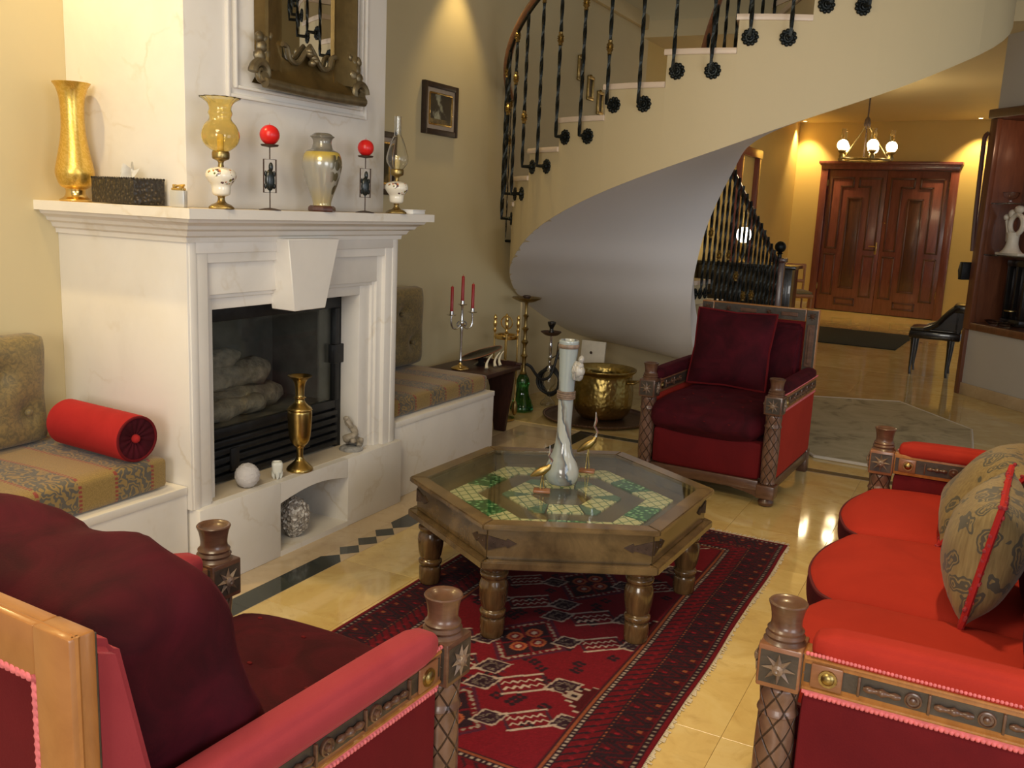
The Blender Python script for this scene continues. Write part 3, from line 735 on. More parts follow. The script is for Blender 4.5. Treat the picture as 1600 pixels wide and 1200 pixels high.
# straight lower flight behind the curve
FA = Vector((-1.93, 6.62, 0)); FB = Vector((-1.70, 8.28, 0)); fd = (FB - FA).normalized(); nstep = 6
for i in range(nstep):
    z = 1.2 - DZ * (i + 1); p0 = FA + (FB - FA) * (i / nstep); p1 = FA + (FB - FA) * ((i + 1) / nstep)
    b = NB(); pts = [(p0.x + .02, p0.y), (p1.x + .02, p1.y + .02), (p1.x - (.2 if i < 3 else .08), p1.y + .02), (p0.x - (.2 if i < 3 else .08), p0.y)]
    prism(b, pts, z - .032, z); obj('tread', b, 'tread', st, True, smooth=0)
    b = NB(); pts = [(p0.x, p0.y), (p1.x, p1.y), (p1.x - .2, p1.y), (p0.x - .2, p0.y)]
    prism(b, pts, max(0, z - .18), z - .033); (obj('step_body', b, 'plaster', st, True, smooth=0) if i < 3 else b.free())
# banisters
def bar(path, name='baluster', r=.0112):
    b = NB(); P = []
    for p, q in zip(path, path[1:]):
        d = Vector(q) - Vector(p); k = max(1, int(d.length / .035))
        P += [Vector(p) + d * (i / k) for i in range(k)]
    P.append(Vector(path[-1])); tube(b, P, r, 4, twist=.42); return obj(name, b, 'iron', st, True, smooth=0)
def rosette(parent, p, out, r=.043):
    m = T(*p) @ out.to_track_quat('Z', 'Y').to_matrix().to_4x4(); b = NB()
    for i in range(11):
        a = 2 * PI * i / 11; ball(b, (r * .80 * math.cos(a), r * .80 * math.sin(a), .004), (.0125, .0125, .008), 7, 5, m)
    lathe(b, [(r * .84, .0), (r * .8, .009), (r * .45, .005), (r * .38, .006), (r * .30, .019), (.004, .022)], 22, m); obj('rosette', b, 'iron', parent, True, smooth=50)
def collar(parent, p):
    b = NB(); lathe(b, [(.009, -.040), (.014, -.036), (.011, -.026), (.020, -.012), (.015, -.004), (.023, 0), (.015, .004), (.020, .012), (.011, .026), (.014, .036), (.009, .040)], 12, T(*p)); obj('collar', b, 'brass_old', parent, True)
RH = .80
def zrail(th): return Z0 + DZ * (th - TH0) / DT + RH
cnt = 0
for k in range(-4, 9):
    for off in (2.2, 9.2):
        th = TH0 + DT * k + off
        z = Z0 + DZ * k - .115; rb = SR + .075; cnt += 1
        p = sp(rb, th, z); zt = zrail(th); out = (p - sp(SR, th, z)).normalized()
        o = bar([sp(SR + .01, th, z), p, sp(rb, th, zt)])
        rosette(o, sp(SR + .001, th, z), out)
        hs = (.40, .62) if cnt % 2 else ()
        for h in ((.30,) if cnt % 4 == 1 else (.55,) if cnt % 4 == 3 else (.72,) if cnt % 4 == 0 else ()): collar(o, sp(rb, th, z + h))
        if cnt % 2 == 0: collar(o, sp(rb, th, zt - .05))
def rail(fr, name, ths, zf, w=.027, h=.022):
    b = NB(); rs = []
    for t in ths:
        c = sp(fr, t, zf(t)); e = (sp(fr + 1, t, 0) - sp(fr, t, 0))
        rs.append([c + e * (w * math.cos(q)) + Vector((0, 0, h * math.sin(q))) for q in [2 * PI * i / 10 for i in range(10)]])
    rings(b, rs); return obj(name, b, 'edge_wood', st, True, smooth=60)
rail(SR + .075, 'handrail', [174 + (345 - 174) * i / 70 for i in range(71)], zrail)
b = NB(); rs = [[sp(SR + .075, t, zrail(t) - .028) + Vector((0, 0, dz)) + (sp(1, t, 0) - sp(0, t, 0)) * dr for dr, dz in ((-.008, -.006), (.008, -.006), (.008, .006), (-.008, .006))] for t in [174 + (345 - 174) * i / 70 for i in range(71)]]
rings(b, rs); obj('rail_bar', b, 'iron', st, True)
rail(.33, 'handrail', [180 + (345 - 180) * i / 50 for i in range(51)], lambda t: zrail(t) + .06)
for i in range(12):
    th = 186 + 13.45 * i; bar([sp(.33, th, tread_z(th)), sp(.33, th, zrail(th) + .05)])
# lower banister down to the newel
def fl(t): return FA + (FB - FA) * t
ry = lambda t: 1.2 - DZ * nstep * t + .98
b = NB(); tube(b, [fl(-.02) + Vector((0, 0, ry(0)))] + [fl(i / 12) + Vector((0, 0, ry(i / 12) - (.0 if i < 12 else .0))) for i in range(1, 13)], .024, 8); obj('handrail', b, 'mahogany_dark', st, True)
for i in range(18):
    t = (i + .4) / 18; z0 = 1.2 - DZ * (math.floor(t * nstep) + 1) - .1
    q = fl(t) + Vector((.05, 0, 0)); o = bar([q - Vector((.05, 0, 0)) + Vector((0, 0, z0)), q + Vector((0, 0, z0)), q + Vector((0, 0, ry(t) - .02))])
    rosette(o, fl(t) + Vector((.004, 0, z0)), Vector((1, 0, 0)), .04)
    if i % 2: collar(o, q + Vector((0, 0, z0 + .45)))
NP = FB + Vector((.03, .06, 0)); nz = 1.13
b = NB(); box(b, (NP.x - .05, NP.y - .05, 0), (NP.x + .05, NP.y + .05, nz), .008); box(b, (NP.x - .065, NP.y - .065, nz), (NP.x + .065, NP.y + .065, nz + .04), .008)
o = obj('newel_post', b, 'mahogany_dark', st, True)
b = NB(); lathe(b, [(.02, 0), (.018, .03), (.03, .04), (.014, .05)], 14, T(NP.x, NP.y, nz + .04)); ball(b, (NP.x, NP.y, nz + .135), .05, 16, 12); obj('ball_finial', b, 'iron', o, True)

# small brass framed pictures climbing the stairwell wall
for i, (yy, zz, lab) in enumerate(((7.30, 2.655, 'highest'), (7.52, 2.525, 'middle'), (7.75, 2.43, 'lowest'))):
    t = thing('wall_plaque', '%s of three small brass wall ornaments beside the stairs' % lab, 'ornament', (XW, yy, zz))
    b = NB(); h, w = .085, .05
    for s in (-1, 1): box(b, (0, s * w - .012, -h), (.018, s * w + .012, h), .004); box(b, (0, -w - .015, s * h - .014), (.02, w + .015, s * h + .014), .005)
    ball(b, (.01, 0, h + .01), (.012, .03, .018), 8, 6); obj('frame', b, 'brass_old', t)
    obj('plate', box(NB(), (.001, -w, -h), (.006, w, h)), 'frame_dark', t, smooth=0)

# ------------------------------------------------------------------ double entrance door
dr = link(bpy.data.objects.new('door_1', None)); dr.location = DL; dr.rotation_euler = (0, 0, A); dr['kind'] = 'structure'; WM[dr] = DM.copy()
def dl(bm, lo, hi, bev=.004): return box(bm, lo, hi, bev)
b = NB(); fw = .12
dl(b, (0, -.05, 0), (fw, .02, DH)); dl(b, (DWid - fw, -.05, 0), (DWid, .02, DH)); dl(b, (-.0, -.051, DH - .12), (DWid, .02, DH)); dl(b, (-.04, -.09, DH - .035), (DWid + .04, .02, DH + .015), .01); dl(b, (-.02, -.07, DH - .06), (DWid + .02, .02, DH - .03), .008)
obj('frame', b, 'mahogany', dr); obj('door_backing', box(NB(), (.02, .024, 0), (DWid - .02, .06, DH - .02)), 'mahogany_dark', dr, smooth=0)
LW = (DWid - 2 * fw) / 2; LH = DH - .13
for s in (0, 1):
    x0 = fw + .003 + s * LW; x1 = x0 + LW - .006
    lf = obj('leaf', dl(NB(), (x0, -.012, .012), (x1, .02, LH), .004), 'mahogany', dr)
    cx = (x0 + x1) / 2
    def mould(pts, w=.032):
        b = NB()
        for p, q in zip(pts, pts[1:] + pts[:1]):
            lo = (min(p[0], q[0]) - w / 2, -.024, min(p[1], q[1]) - w / 2); hi = (max(p[0], q[0]) + w / 2, -.0125, max(p[1], q[1]) + w / 2); box(b, lo, hi, .004)
        obj('panel_moulding', b, 'mahogany_dark', lf)
    obj('centre_panel', dl(NB(), (cx - .10, -.0145, .42), (cx + .10, -.012, 1.90), .001), 'mahogany_dark', lf, label='dark recessed centre panel')
    mould([(cx - .11, .41), (cx + .11, .41), (cx + .11, 1.91), (cx - .11, 1.91)])
    for q in (-1, 1):
        e = cx + q * .41; i_ = cx + q * .18; k_ = cx + q * .05
        mould([(e, 1.07), (e, 2.24), (k_, 2.24), (k_, 2.10), (i_ + q * .06, 2.10), (i_ + q * .06, 1.07)])
        mould([(e, .28), (e, .96), (i_ + q * .06, .96), (i_ + q * .06, .28)])
    mould([(cx - .16, .12), (cx + .16, .12), (cx + .16, .22), (cx - .16, .22)])
    for zz in (.35, 2.1): obj('hinge', box(NB(), (x0 - .012 if s == 0 else x1 - .012, -.03, zz), (x0 + .012 if s == 0 else x1 + .012, -.012, zz + .11), .004), 'brass_old', lf)
    if s == 0:
        b = NB(); box(b, (x1 - .075, -.022, 1.0), (x1 - .035, -.012, 1.2), .004); tube(b, [(x1 - .055, -.03, 1.13), (x1 - .055, -.06, 1.13), (x1 - .16, -.06, 1.13)], .009, 8); obj('handle', b, 'brass', lf)
    else: obj('peephole', ball(NB(), (x0 + .04, -.014, 1.52), .012, 10, 6), 'brass_bright', lf)

# ------------------------------------------------------------------ foyer
def downlight(p, lab, power=None, tgt=None, spot=100):
    t = thing('downlight', lab, 'ceiling light', p)
    lathe(b := NB(), [(.030, -.003), (.046, -.004), (.048, 0)], 24, cap=False); obj('bezel', b, 'brass_bright', t)
    lathe(b := NB(), [(.0, -.0025), (.031, -.0025)], 24, cap=False); obj('lens', b, 'downlight', t)
    if power:
        l = light('downlight_beam', 'SPOT', (p[0], p[1], p[2] - .02), power, WARM, tgt or (p[0], p[1], 0), spot=spot, blend=.6, radius=.04)
dw = lambda x, y, z=HC: tuple(DM @ Vector((x, y, 0)) + Vector((0, 0, z)))
downlight(dw(-.28, -.28), 'ceiling downlight left of the entrance door', 130, tuple(DM @ Vector((-.28, -.16, 0))), 92)
downlight(dw(2.42, -.28), 'ceiling downlight right of the entrance door', 130, tuple(DM @ Vector((2.42, -.16, 0))), 92)
downlight((-3.02, 5.30, HC), 'ceiling downlight beside the small landscape painting', 26, (-3.12, 5.30, 0), 75)
downlight((-2.98, 1.75, HC), 'ceiling downlight over the left bench', 75, (-3.02, 1.95, 0), 110)

ch = thing('chandelier', 'brass chandelier with lit globe lamps in front of the entrance door', 'chandelier', (-1.53, 12.0, 2.25))
b = NB(); tube(b, [(0, 0, .0), (0, 0, .9)], .009, 8); lathe(b, [(.06, .88), (.05, .9)], 16); obj('rod', b, 'rust', ch)
lathe(b := NB(), [(.012, .36), (.03, .37), (.04, .42), (.03, .47), (.012, .5)], 16); obj('hub', b, 'rust', ch)
b = NB(); tube(b, [(.28 * math.cos(2 * PI * i / 36), .28 * math.sin(2 * PI * i / 36), .0) for i in range(36)], .014, 8, closed=True); obj('ring', b, 'brass_old', ch)
for i in range(5):
    a = 2 * PI * i / 5 + 2.62; c, s = math.cos(a), math.sin(a)
    b = NB(); tube(b, [(.02 * c, .02 * s, .40), (.15 * c, .15 * s, .20), (.28 * c, .28 * s, .0)], .007, 6); tube(b, [(.0, .0, .02), (.28 * c, .28 * s, .0)], .009, 6); ar = obj('arm', b, 'brass_old', ch)
    lathe(b := NB(), [(.03, .0), (.036, .03), (.022, .06), (.05, .085), (.045, .10)], 16, T(.30 * c, .30 * s, 0)); obj('socket', b, 'brass_old', ar)
    obj('globe', ball(NB(), (.30 * c, .30 * s, .155), .064, 18, 12), 'globe', ar)
    lathe(b := NB(), [(.028, .23), (.026, .33), (.030, .345)], 14, T(.30 * c, .30 * s, 0), cap=False); obj('chimney', b, 'amber', ar)

# console with a lit lamp, and a gilt side chair, behind the banister
CT = (-2.68, 11.3, 0); t = thing('console_table', 'dark console cabinet behind the lower banister', 'cabinet', CT)
b = NB(); box(b, (-.5, -.2, .05), (.62, .2, .93), .006); obj('body', b, 'ebony', t); box(b := NB(), (-.54, -.23, .93), (.66, .23, .97), .008); obj('top', b, 'ebony', t)
for x0 in (-.46, .08): obj('door', box(NB(), (x0, -.215, .12), (x0 + .5, -.199, .88), .006), 'ebony', t)
t = thing('table_lamp', 'lit table lamp with white tulip glass shade on the dark console', 'lamp', (-2.70, 11.25, .97))
lathe(b := NB(), smoothprof([(.07, 0), (.06, .02), (.025, .05), (.05, .12), (.03, .2), (.02, .24)]), 18); obj('base', b, 'brass_old', t)
lathe(b := NB(), smoothprof([(.04, .24), (.075, .28), (.085, .33), (.072, .39), (.04, .42)]), 22, wave=lambda a, z: .05 * math.cos(a * 6)); obj('shade', b, 'tulip', t)
lathe(b := NB(), [(.026, .44), (.022, .58), (.026, .60)], 14, cap=False); obj('chimney', b, 'amber', t)
light('table_lamp_light', 'POINT', (-2.70, 11.0, 1.62), 8, (1, .8, .5), radius=.08)
t = thing('side_chair', 'small gilt wooden side chair behind the newel post', 'chair', (-2.52, 13.85, 0), .5)
b = NB(); box(b, (-.22, -.22, .40), (.22, .22, .46), .01); obj('seat_frame', b, 'oak', t); cushion(b := NB(), (-.21, -.21, .45), (.21, .21, .50), .02, 8, .01); obj('seat', b, 'tuft', t)
for sx in (-1, 1):
    for sy in (-1, 1):
        b = NB(); tube(b, [(sx * .195, sy * .195, 0), (sx * .195, sy * .195, .40 if sy < 0 else .86)], [.012, .02], 8); obj('leg', b, 'oak', t)
b = NB(); box(b, (-.21, .18, .80), (.21, .21, .88), .012); box(b, (-.21, .18, .60), (.21, .21, .65), .008); obj('backrest', b, 'oak', t)

mt = tag(obj('door_mat', box(NB(), (-.66, -.88, 0), (.66, .88, .012), .004), 'mat_dark', loc=(-1.53, 12.9, 0), rz=-.05), 'dark rectangular mat on the floor before the entrance door', 'mat')
hr = thing('hall_rug', 'pale grey octagonal rug on the marble behind the armchair', 'rug', (-.72, 7.2, 0))
oct_ = [(-1.24, 6.6), (-.86, 6.02), (-.20, 5.98), (.05, 6.6), (.02, 7.6), (-.55, 8.40), (-1.30, 8.1), (-1.42, 7.4)]
b = NB(); prism(b, [(x + .72, y - 7.2) for x, y in oct_], .001, .016); bmesh.ops.bevel(b, geom=[e for e in b.edges if e.verts[0].co.z > .01 and e.verts[1].co.z > .01], offset=.006, segments=2, affect='EDGES'); obj('pile', b, 'hall_rug', hr)
b = NB(); P = [Vector((x + .72, y - 7.2, .010)) for x, y in oct_]; P2 = []
for p, q in zip(P, P[1:] + P[:1]): P2 += [p + (q - p) * i / 10 for i in range(10)]
tube(b, P2, .011, 6, closed=True); obj('bound_edge', b, 'fringe', hr)

# black carved low-backed chair
kc = thing('black_chair', 'black lacquered low chair with scrolled back by the display cabinet', 'chair', (-.42, 10.36, 0), -.03)
b = NB(); box(b, (-.24, -.20, .375), (.24, .20, .455), .014); obj('seat_frame', b, 'ebony', kc)
for y_ in (-.19, .17): obj('side_panel', prism(NB(), [(-.12, .455), (.22, .455), (.33, .74), (.17, .735), (.04, .58)], y_, y_ + .022, 'y'), 'ebony', kc, smooth=0)
cushion(b := NB(), (-.235, -.195, .45), (.20, .195, .485), .015, 8, .012); obj('seat', b, 'ebony', kc)
for x_, y_ in ((-.19, -.16), (-.19, .16), (.15, -.17), (.15, .17)):
    b = NB(); tube(b, [(x_, y_, 0), (x_ - .006, y_, .06), (x_, y_, .25), (x_, y_, .42)], [.013, .012, .022, .030], 10); obj('leg', b, 'ebony', kc)
for y_ in (-.18, .18):
    b = NB(); tube(b, smoothprof([(-.10, y_, .47), (.0, y_, .52), (.08, y_, .62), (.16, y_, .70), (.20, y_, .72)]), [.028] * 17, 8); obj('arm', b, 'ebony', kc)
b = NB(); box(b, (.14, -.20, .66), (.34, .20, .745), .02); box(b, (.17, -.19, .44), (.21, .19, .70), .01); obj('backrest', b, 'ebony', kc)

# ------------------------------------------------------------------ display cabinet in the partition
cb = link(bpy.data.objects.new('display_cabinet', None)); cb.location = PA; cb.rotation_euler = (0, 0, pa); WM[cb] = PM.copy()
tag(cb, 'built-in reddish wooden display cabinet with glass shelves at the right edge', 'cabinet')
b = NB(); box(b, (-.02, -.03, .60), (2.6, .42, .665), .006); obj('ledge', b, 'cab_wood', cb)
b = NB(); box(b, (-.05, -.035, .0), (-.0, .45, .60), .008); box(b, (-.05, -.035, .60), (.035, .02, 2.45), .008); box(b, (-.05, .02, .60), (-.015, .45, 2.45), .005); obj('side_frame', b, 'cab_wood', cb)
box(b := NB(), (-.07, -.05, 2.45), (2.6, .45, 2.53), .01); obj('cornice', b, 'mahogany_dark', cb)
box(b := NB(), (-.015, .36, .665), (2.6, .40, 2.45)); obj('back_panel', b, 'cab_wood', cb, smooth=0)
for z in (1.27, 1.72): obj('shelf', box(NB(), (.0, .03, z), (2.5, .35, z + .010), .002), 'glass', cb, smooth=0, label='glass shelf')
tube(b := NB(), smoothprof([(-.06, -.03, 2.33), (-.085, -.04, 2.30), (-.09, -.04, 2.2), (-.07, -.04, 1.6), (-.06, -.03, 1.3)]), .02, 8); obj('curved_trim', b, 'mahogany_dark', cb)
def onp(x, y, z): return PM @ Vector((x, y, z))
t = thing('intercom', 'black wall intercom on the cabinet side', 'intercom', tuple(onp(-.056, -.06, 1.12)), pa); box(b := NB(), (-.05, -.05, -.08), (0, .06, .08), .008); obj('body', b, 'black_metal', t); tube(b := NB(), [(-.06, -.02, -.06), (-.075, -.02, 0), (-.06, -.02, .06)], .014, 8); obj('handset', b, 'rubber', t)
# cream figurine
t = thing('figurine', 'cream openwork figurine on the lower glass shelf', 'figurine', tuple(onp(.19, .16, 1.2805)), pa)
b = NB(); box(b, (-.14, -.05, 0), (.14, .05, .025), .008); lathe(b, smoothprof([(.10, .02), (.07, .05), (.05, .10), (.05, .16), (.06, .20)]), 16); tube(b, [(.075 * math.cos(a) + .02, 0, .27 + .085 * math.sin(a)) for a in [2 * PI * i / 22 for i in range(22)]], .022, 8, closed=True); ball(b, (-.05, 0, .36), (.035, .03, .04)); ball(b, (.03, 0, .40), (.05, .035, .035)); ball(b, (-.11, 0, .33), .028); tube(b, [(-.10, 0, .30), (-.07, 0, .22), (-.06, 0, .12)], .018, 8)
obj('body', b, 'plate', t)
for (x, y, z, lab) in ((.12, .14, 1.7305, 'left cut glass bowl on the upper glass shelf'), (.30, .2, 1.7305, 'right cut glass bowl on the upper glass shelf')):
    lathe(b := NB(), smoothprof([(.03, 0), (.032, .006), (.012, .02), (.012, .03), (.05, .05), (.065, .09), (.062, .09), (.045, .052), (.008, .034)]), 20, wave=lambda a, z: .03 * math.cos(8 * a)); tag(obj('glass_bowl', b, 'glass', loc=tuple(onp(x, y, z))), lab, 'bowl', 'cut glass bowls')
t = thing('pendulum_clock', 'dark wooden pendulum clock under the lower glass shelf', 'clock', tuple(onp(.26, .24, .666)), pa)
b = NB(); box(b, (-.12, -.06, 0), (.12, .06, .06), .01)
for x_ in (-.10, .10, 0.0): box(b, (x_ - .014, -.05, .06), (x_ + .014, .05, .54), .004)
box(b, (-.12, -.06, .52), (.12, .06, .58), .01); obj('case', b, 'ebony', t); disc(b := NB(), (0, -.062, .13), .05, .01, 20, None); obj('pendulum', b, 'brass_old', t)
for (x, y, r_, lab) in ((.17, .10, .07, 'crystal dish at the front of the cabinet ledge'), (.36, .06, .08, 'larger crystal dish on the cabinet ledge below the clock')):
    lathe(b := NB(), smoothprof([(r_ * .5, 0), (r_ * .55, .008), (r_, .035), (r_ * .96, .036), (r_ * .5, .014), (.004, .012)]), 22, wave=lambda a, z: .04 * math.cos(10 * a)); tag(obj('crystal_dish', b, 'glass', loc=tuple(onp(x, y, .6655))), lab, 'dish')
light('cabinet_light', 'POINT', tuple(onp(.6, .15, 2.36)), 4, (1, .6, .35), radius=.05)

# ------------------------------------------------------------------ carved velvet suite
def star(bm, m, r=.034, n=8):
    """eight-pointed star in relief, in the xy plane of m, rising along +z"""
    c = bm.verts.new(m @ Vector((0, 0, .012))); ring = []
    for i in range(2 * n):
        a = PI * i / n; q = r if i % 2 == 0 else r * .42
        ring.append(bm.verts.new(m @ Vector((q * math.cos(a), q * math.sin(a), .001 if i % 2 else .004))))
    for i in range(2 * n): bm.faces.new((c, ring[i], ring[(i + 1) % (2 * n)]))
def seat_post(parent, x, y, sgn, blk='carved'):
    """turned front column with a carved block and a cup on top; sgn: side of the seat"""
    b = NB(); lathe(b, smoothprof([(.030, .115), (.040, .125), (.038, .14), (.042, .20), (.043, .34), (.041, .42), (.045, .432), (.041, .444), (.040, .452), (.043, .49), (.036, .50)], 3), 26, T(0, 0, 0))
    o = obj('post', b, 'column', parent, loc=(x, y, 0))
    b = NB(); box(b, (-.046, -.046, .500), (.046, .046, .598), .004); ob = obj('carved_block', b, blk, o)
    for m in (T(0, -.0462, .549) @ RX(PI / 2), T(.0462, 0, .549) @ RY(PI / 2), T(-.0462, 0, .549) @ RY(-PI / 2), T(0, .0462, .549) @ RX(-PI / 2)):
        b = NB(); box(b, (-.037, -.040, -.003), (.037, .040, .0012), 0, m, mi=1); star(b, m @ T(0, 0, .001), .037); lathe(b, [(.014, .004), (.012, .012), (.005, .015), (.0005, .013)], 12, m)
        obj('star_carving', b, ['carved_star', 'carved_dark'], o, smooth=0)
    b = NB(); lathe(b, smoothprof([(.046, .598), (.040, .606), (.043, .612), (.038, .619), (.040, .625), (.034, .632), (.033, .648), (.037, .672), (.042, .685), (.036, .6875), (.024, .678), (.002, .676)], 2), 26); obj('cup_finial', b, 'carved', o)
    b = NB(); box(b, (-.048, -.048, .045), (.048, .048, .118), .006); obj('plinth', b, 'carved', o)
    b = NB(); lathe(b, [(.026, 0), (.038, .006), (.042, .022), (.034, .036), (.03, .046)], 18); obj('bun_foot', b, 'carved', o)
    return o
def rail_carving(parent, L, m):
    """relief along a rail: x along the rail, z up, -y outwards; every medallion, bar and spindle is a piece of its own"""
    def med(x, r): obj('medallion', lathe(NB(), [(r, 0), (r, .006), (r * .82, .007), (r * .72, .004), (r * .45, .004), (r * .38, .010), (r * .1, .012), (.0004, .012)], 16, m @ T(x, 0, 0) @ RX(PI / 2)), 'carved', parent, smooth=45)
    def spin(x0, x1):
        obj('spindle', tube(NB(), [m @ Vector((x0 + (x1 - x0) * i / 12, -.006, 0)) for i in range(13)], [.004, .007, .008, .006, .005, .007, .010, .007, .005, .006, .008, .007, .004], 8), 'carved', parent, smooth=60)
    obj('corner_block', box(NB(), (.020, -.006, -.027), (.085, 0, .027), .003, m), 'edge_wood', parent)
    lathe(bm := NB(), [(.020, .005), (.019, .010), (.014, .010), (.012, .013), (.005, .016), (.0004, .016)], 16, m @ T(.056, 0, 0) @ RX(PI / 2)); obj('medallion', bm, 'brass_old', parent, smooth=45, label='gilt medallion')
    x = .115
    while x < L - .07:
        obj('divider', box(NB(), (x, -.008, -.022), (x + .006, 0, .022), .002, m), 'carved', parent); spin(x + .012, x + .085)
        if x + .13 < L: med(x + .108, .017)
        x += .135
def seat_piece(name, label, cat, loc, rz, Wd, Dp, ncush, cush_mat, top_mat, back_h=.985, group=None, dim=True, over=0.0, pad='velvet_rose', ups='velvet_rose', side='velvet_wine', ups_in=.012):
    t = thing(name, label, cat, loc, rz, group); h = Wd / 2
    for s in (-1, 1): seat_post(t, s * h, 0, s, 'edge_wood' if ncush == 3 else 'carved')
    for s in (-1, 1):                                    # back legs
        b = NB(); box(b, (s * h - .03, Dp - .05, 0), (s * h + .03, Dp + .01, .14), .006); obj('rear_leg', b, 'carved', t)
    # bottom rails
    b = NB(); box(b, (-h + .045, -.025, .075), (h - .045, .02, .132), .006); obj('front_rail', b, 'carved', t)
    b = NB(); prism(b, [(-h + .05, .078), (-h + .05, .045), (-h + .11, .06), (-h + .2, .074), (h - .2, .074), (h - .11, .06), (h - .05, .045), (h - .05, .078)], -.02, .012, 'y'); obj('apron', b, 'carved', t)
    for s in (-1, 1):
        b = NB(); box(b, (s * h - .025, .046, .075), (s * h + .025, Dp - .02, .132), .006); obj('side_rail', b, 'carved', t)
    # upholstered front and sides
    b = NB(); cushion(b, (-h + .05, -.022, .134), (h - .05, .05, .335), .015, 10, .004); obj('front_panel', b, 'velvet_wine', t)
    obj('seat_base', box(NB(), (-h + .04, .04, .132), (h - .04, Dp - .04, .33)), 'velvet_dark', t)
    for s in (-1, 1):
        b = NB(); cushion(b, (s * h - .026, .05, .134), (s * h + .026, Dp - .01, .507), .012, 10, .0); sp_ = obj('side_panel', b, side, t)
        b = NB(); beads(b, (s * (h + .026), .06, .500), (s * (h + .026), Dp - .02, .500), .0062, .0095); box(b, (s * (h + .026) - .002, .05, .501), (s * (h + .026) + .003, Dp - .01, .510))
        obj('gimp_trim', b, 'gimp', sp_, smooth=60)
        # carved arm rail
        y1 = Dp - .02
        b = NB(); box(b, (s * h - .030, .044, .508), (s * h + .030, y1, .592), .004); ar = obj('arm_rail', b, 'oak' if ncush == 3 else 'edge_wood', t)
        b = NB(); xo = s * (h + .030)
        box(b, (min(xo, xo + s * .001), .052, .529), (max(xo, xo + s * .001), y1 - .01, .571)); obj('carved_ground', b, 'carved_dark', ar, smooth=0)
        m = T(xo + s * .001, .045, .550) @ (RZ(PI / 2) if s > 0 else RZ(PI / 2) @ Matrix.Scale(-1, 4, (0, 1, 0)))
        rail_carving(ar, y1 - .06, m)
        xi = s * (h - .030)
        b = NB(); m = T(xi - s * .001, .045, .550) @ (RZ(PI / 2) if s < 0 else RZ(PI / 2) @ Matrix.Scale(-1, 4, (0, 1, 0)))
        box(b, (min(xi, xi - s * .001), .052, .522), (max(xi, xi - s * .001), y1 - .01, .578)); obj('carved_ground', b, 'carved_dark', ar, smooth=0); rail_carving(ar, min(.42, y1 - .06), m)
        b = NB()
        for zz in (.516, .584): tube(b, [(xo, .05, zz), (xo, y1, zz)], .0045, 6)
        obj('bead_moulding', b, 'oak', ar)
        # padded arm
        b = NB(); cushion(b, (s * h - .045, .062, .575), (s * h + .034, y1, .640), .026, 12, .008); pad_ = obj('arm_pad', b, pad, t)
        b = NB(); beads(b, (s * (h + .034), .055, .596), (s * (h + .034), y1, .596), .005, .008); obj('gimp_trim', b, 'gimp', pad_, smooth=60)
    # seat cushions
    cw = (Wd - .07) / ncush
    for i in range(ncush):
        x0 = -h + .008 + i * cw; b = NB()
        dm = [(dx, dy) for dx in (-.17, .0, .17) for dy in (-.18, .04, .22)] if dim else []
        cushion(b, (x0 + .004, -.035 if ncush == 1 else -.015, .338 if ncush == 1 else .315), (x0 + cw - .004, Dp - .14, .475 if ncush == 1 else .440), .055 if ncush == 1 else .035, 22, .035 if ncush == 1 else .032, warp=.007, ws=5, dimples=dm, front=.075 if ncush == 3 else .05, seed=i * 3.1)
        if top_mat:
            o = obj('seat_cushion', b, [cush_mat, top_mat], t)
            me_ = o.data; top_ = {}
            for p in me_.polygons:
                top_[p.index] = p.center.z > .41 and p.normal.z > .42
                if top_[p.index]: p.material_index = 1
            ef = {}
            for p in me_.polygons:
                for e in p.edge_keys: ef.setdefault(e, []).append(p.index)
            nb = {}
            for e, f in ef.items():
                if len(f) == 2 and top_[f[0]] != top_[f[1]]:
                    for v_, w_ in (e, e[::-1]): nb.setdefault(v_, []).append(w_)
            v0 = next(iter(nb)); loop = [v0]; prv = None
            while True:
                nx_ = [w_ for w_ in nb[loop[-1]] if w_ != prv]
                if not nx_ or nx_[0] == v0 or len(loop) > len(nb): break
                prv = loop[-1]; loop.append(nx_[0])
            Q = [me_.vertices[v_].co.copy() for v_ in loop]
            for _ in range(4): Q = [(Q[k - 1] + Q[k] * 2 + Q[(k + 1) % len(Q)]) / 4 for k in range(len(Q))]
            b = NB(); tube(b, Q, .0065, 6, closed=True); obj('piping', b, 'piping', o)
        else:
            tops = [min((v.co.copy() for v in b.verts if v.co.z > .42), key=lambda q: (q.x - dx) ** 2 + (q.y - dy) ** 2) for dx, dy in dm]
            o = obj('seat_cushion', b, cush_mat, t)
            for q in tops: obj('tuft', ball(NB(), q + Vector((0, 0, .001)), (.007, .005, .003), 8, 5), 'velvet_wine', o)
    # back: oak frame, carved front face, velvet rear panel
    h += over
    yb0, yb1 = Dp - .03, Dp + .008; z0, z1 = .13, back_h; sw = .075
    b = NB(); box(b, (-h - .008, yb0, z0), (-h + sw - .008, yb1, z1), .004); box(b, (h - sw + .008, yb0, z0), (h + .008, yb1, z1), .004); box(b, (-h + sw - .009, yb0 + .0006, z1 - sw), (h - sw + .009, yb1 - .0006, z1 - .0005), .004); box(b, (-h + sw - .009, yb0 + .0006, z0), (h - sw + .009, yb1 - .0006, z0 + sw), .004)
    fr = obj('back_frame', b, 'oak', t, label='honey coloured wooden back frame')
    b = NB()
    for zz in (z1 - .004,): tube(b, [(-h - .004, yb1 - .012, zz), (h + .004, yb1 - .012, zz)], .005, 6)
    for s in (-1, 1): tube(b, [(s * (h + .005), yb1 - .012, z0), (s * (h + .005), yb1 - .012, z1)], .005, 6)
    obj('edge_bead', b, 'oak', fr)
    b = NB(); 
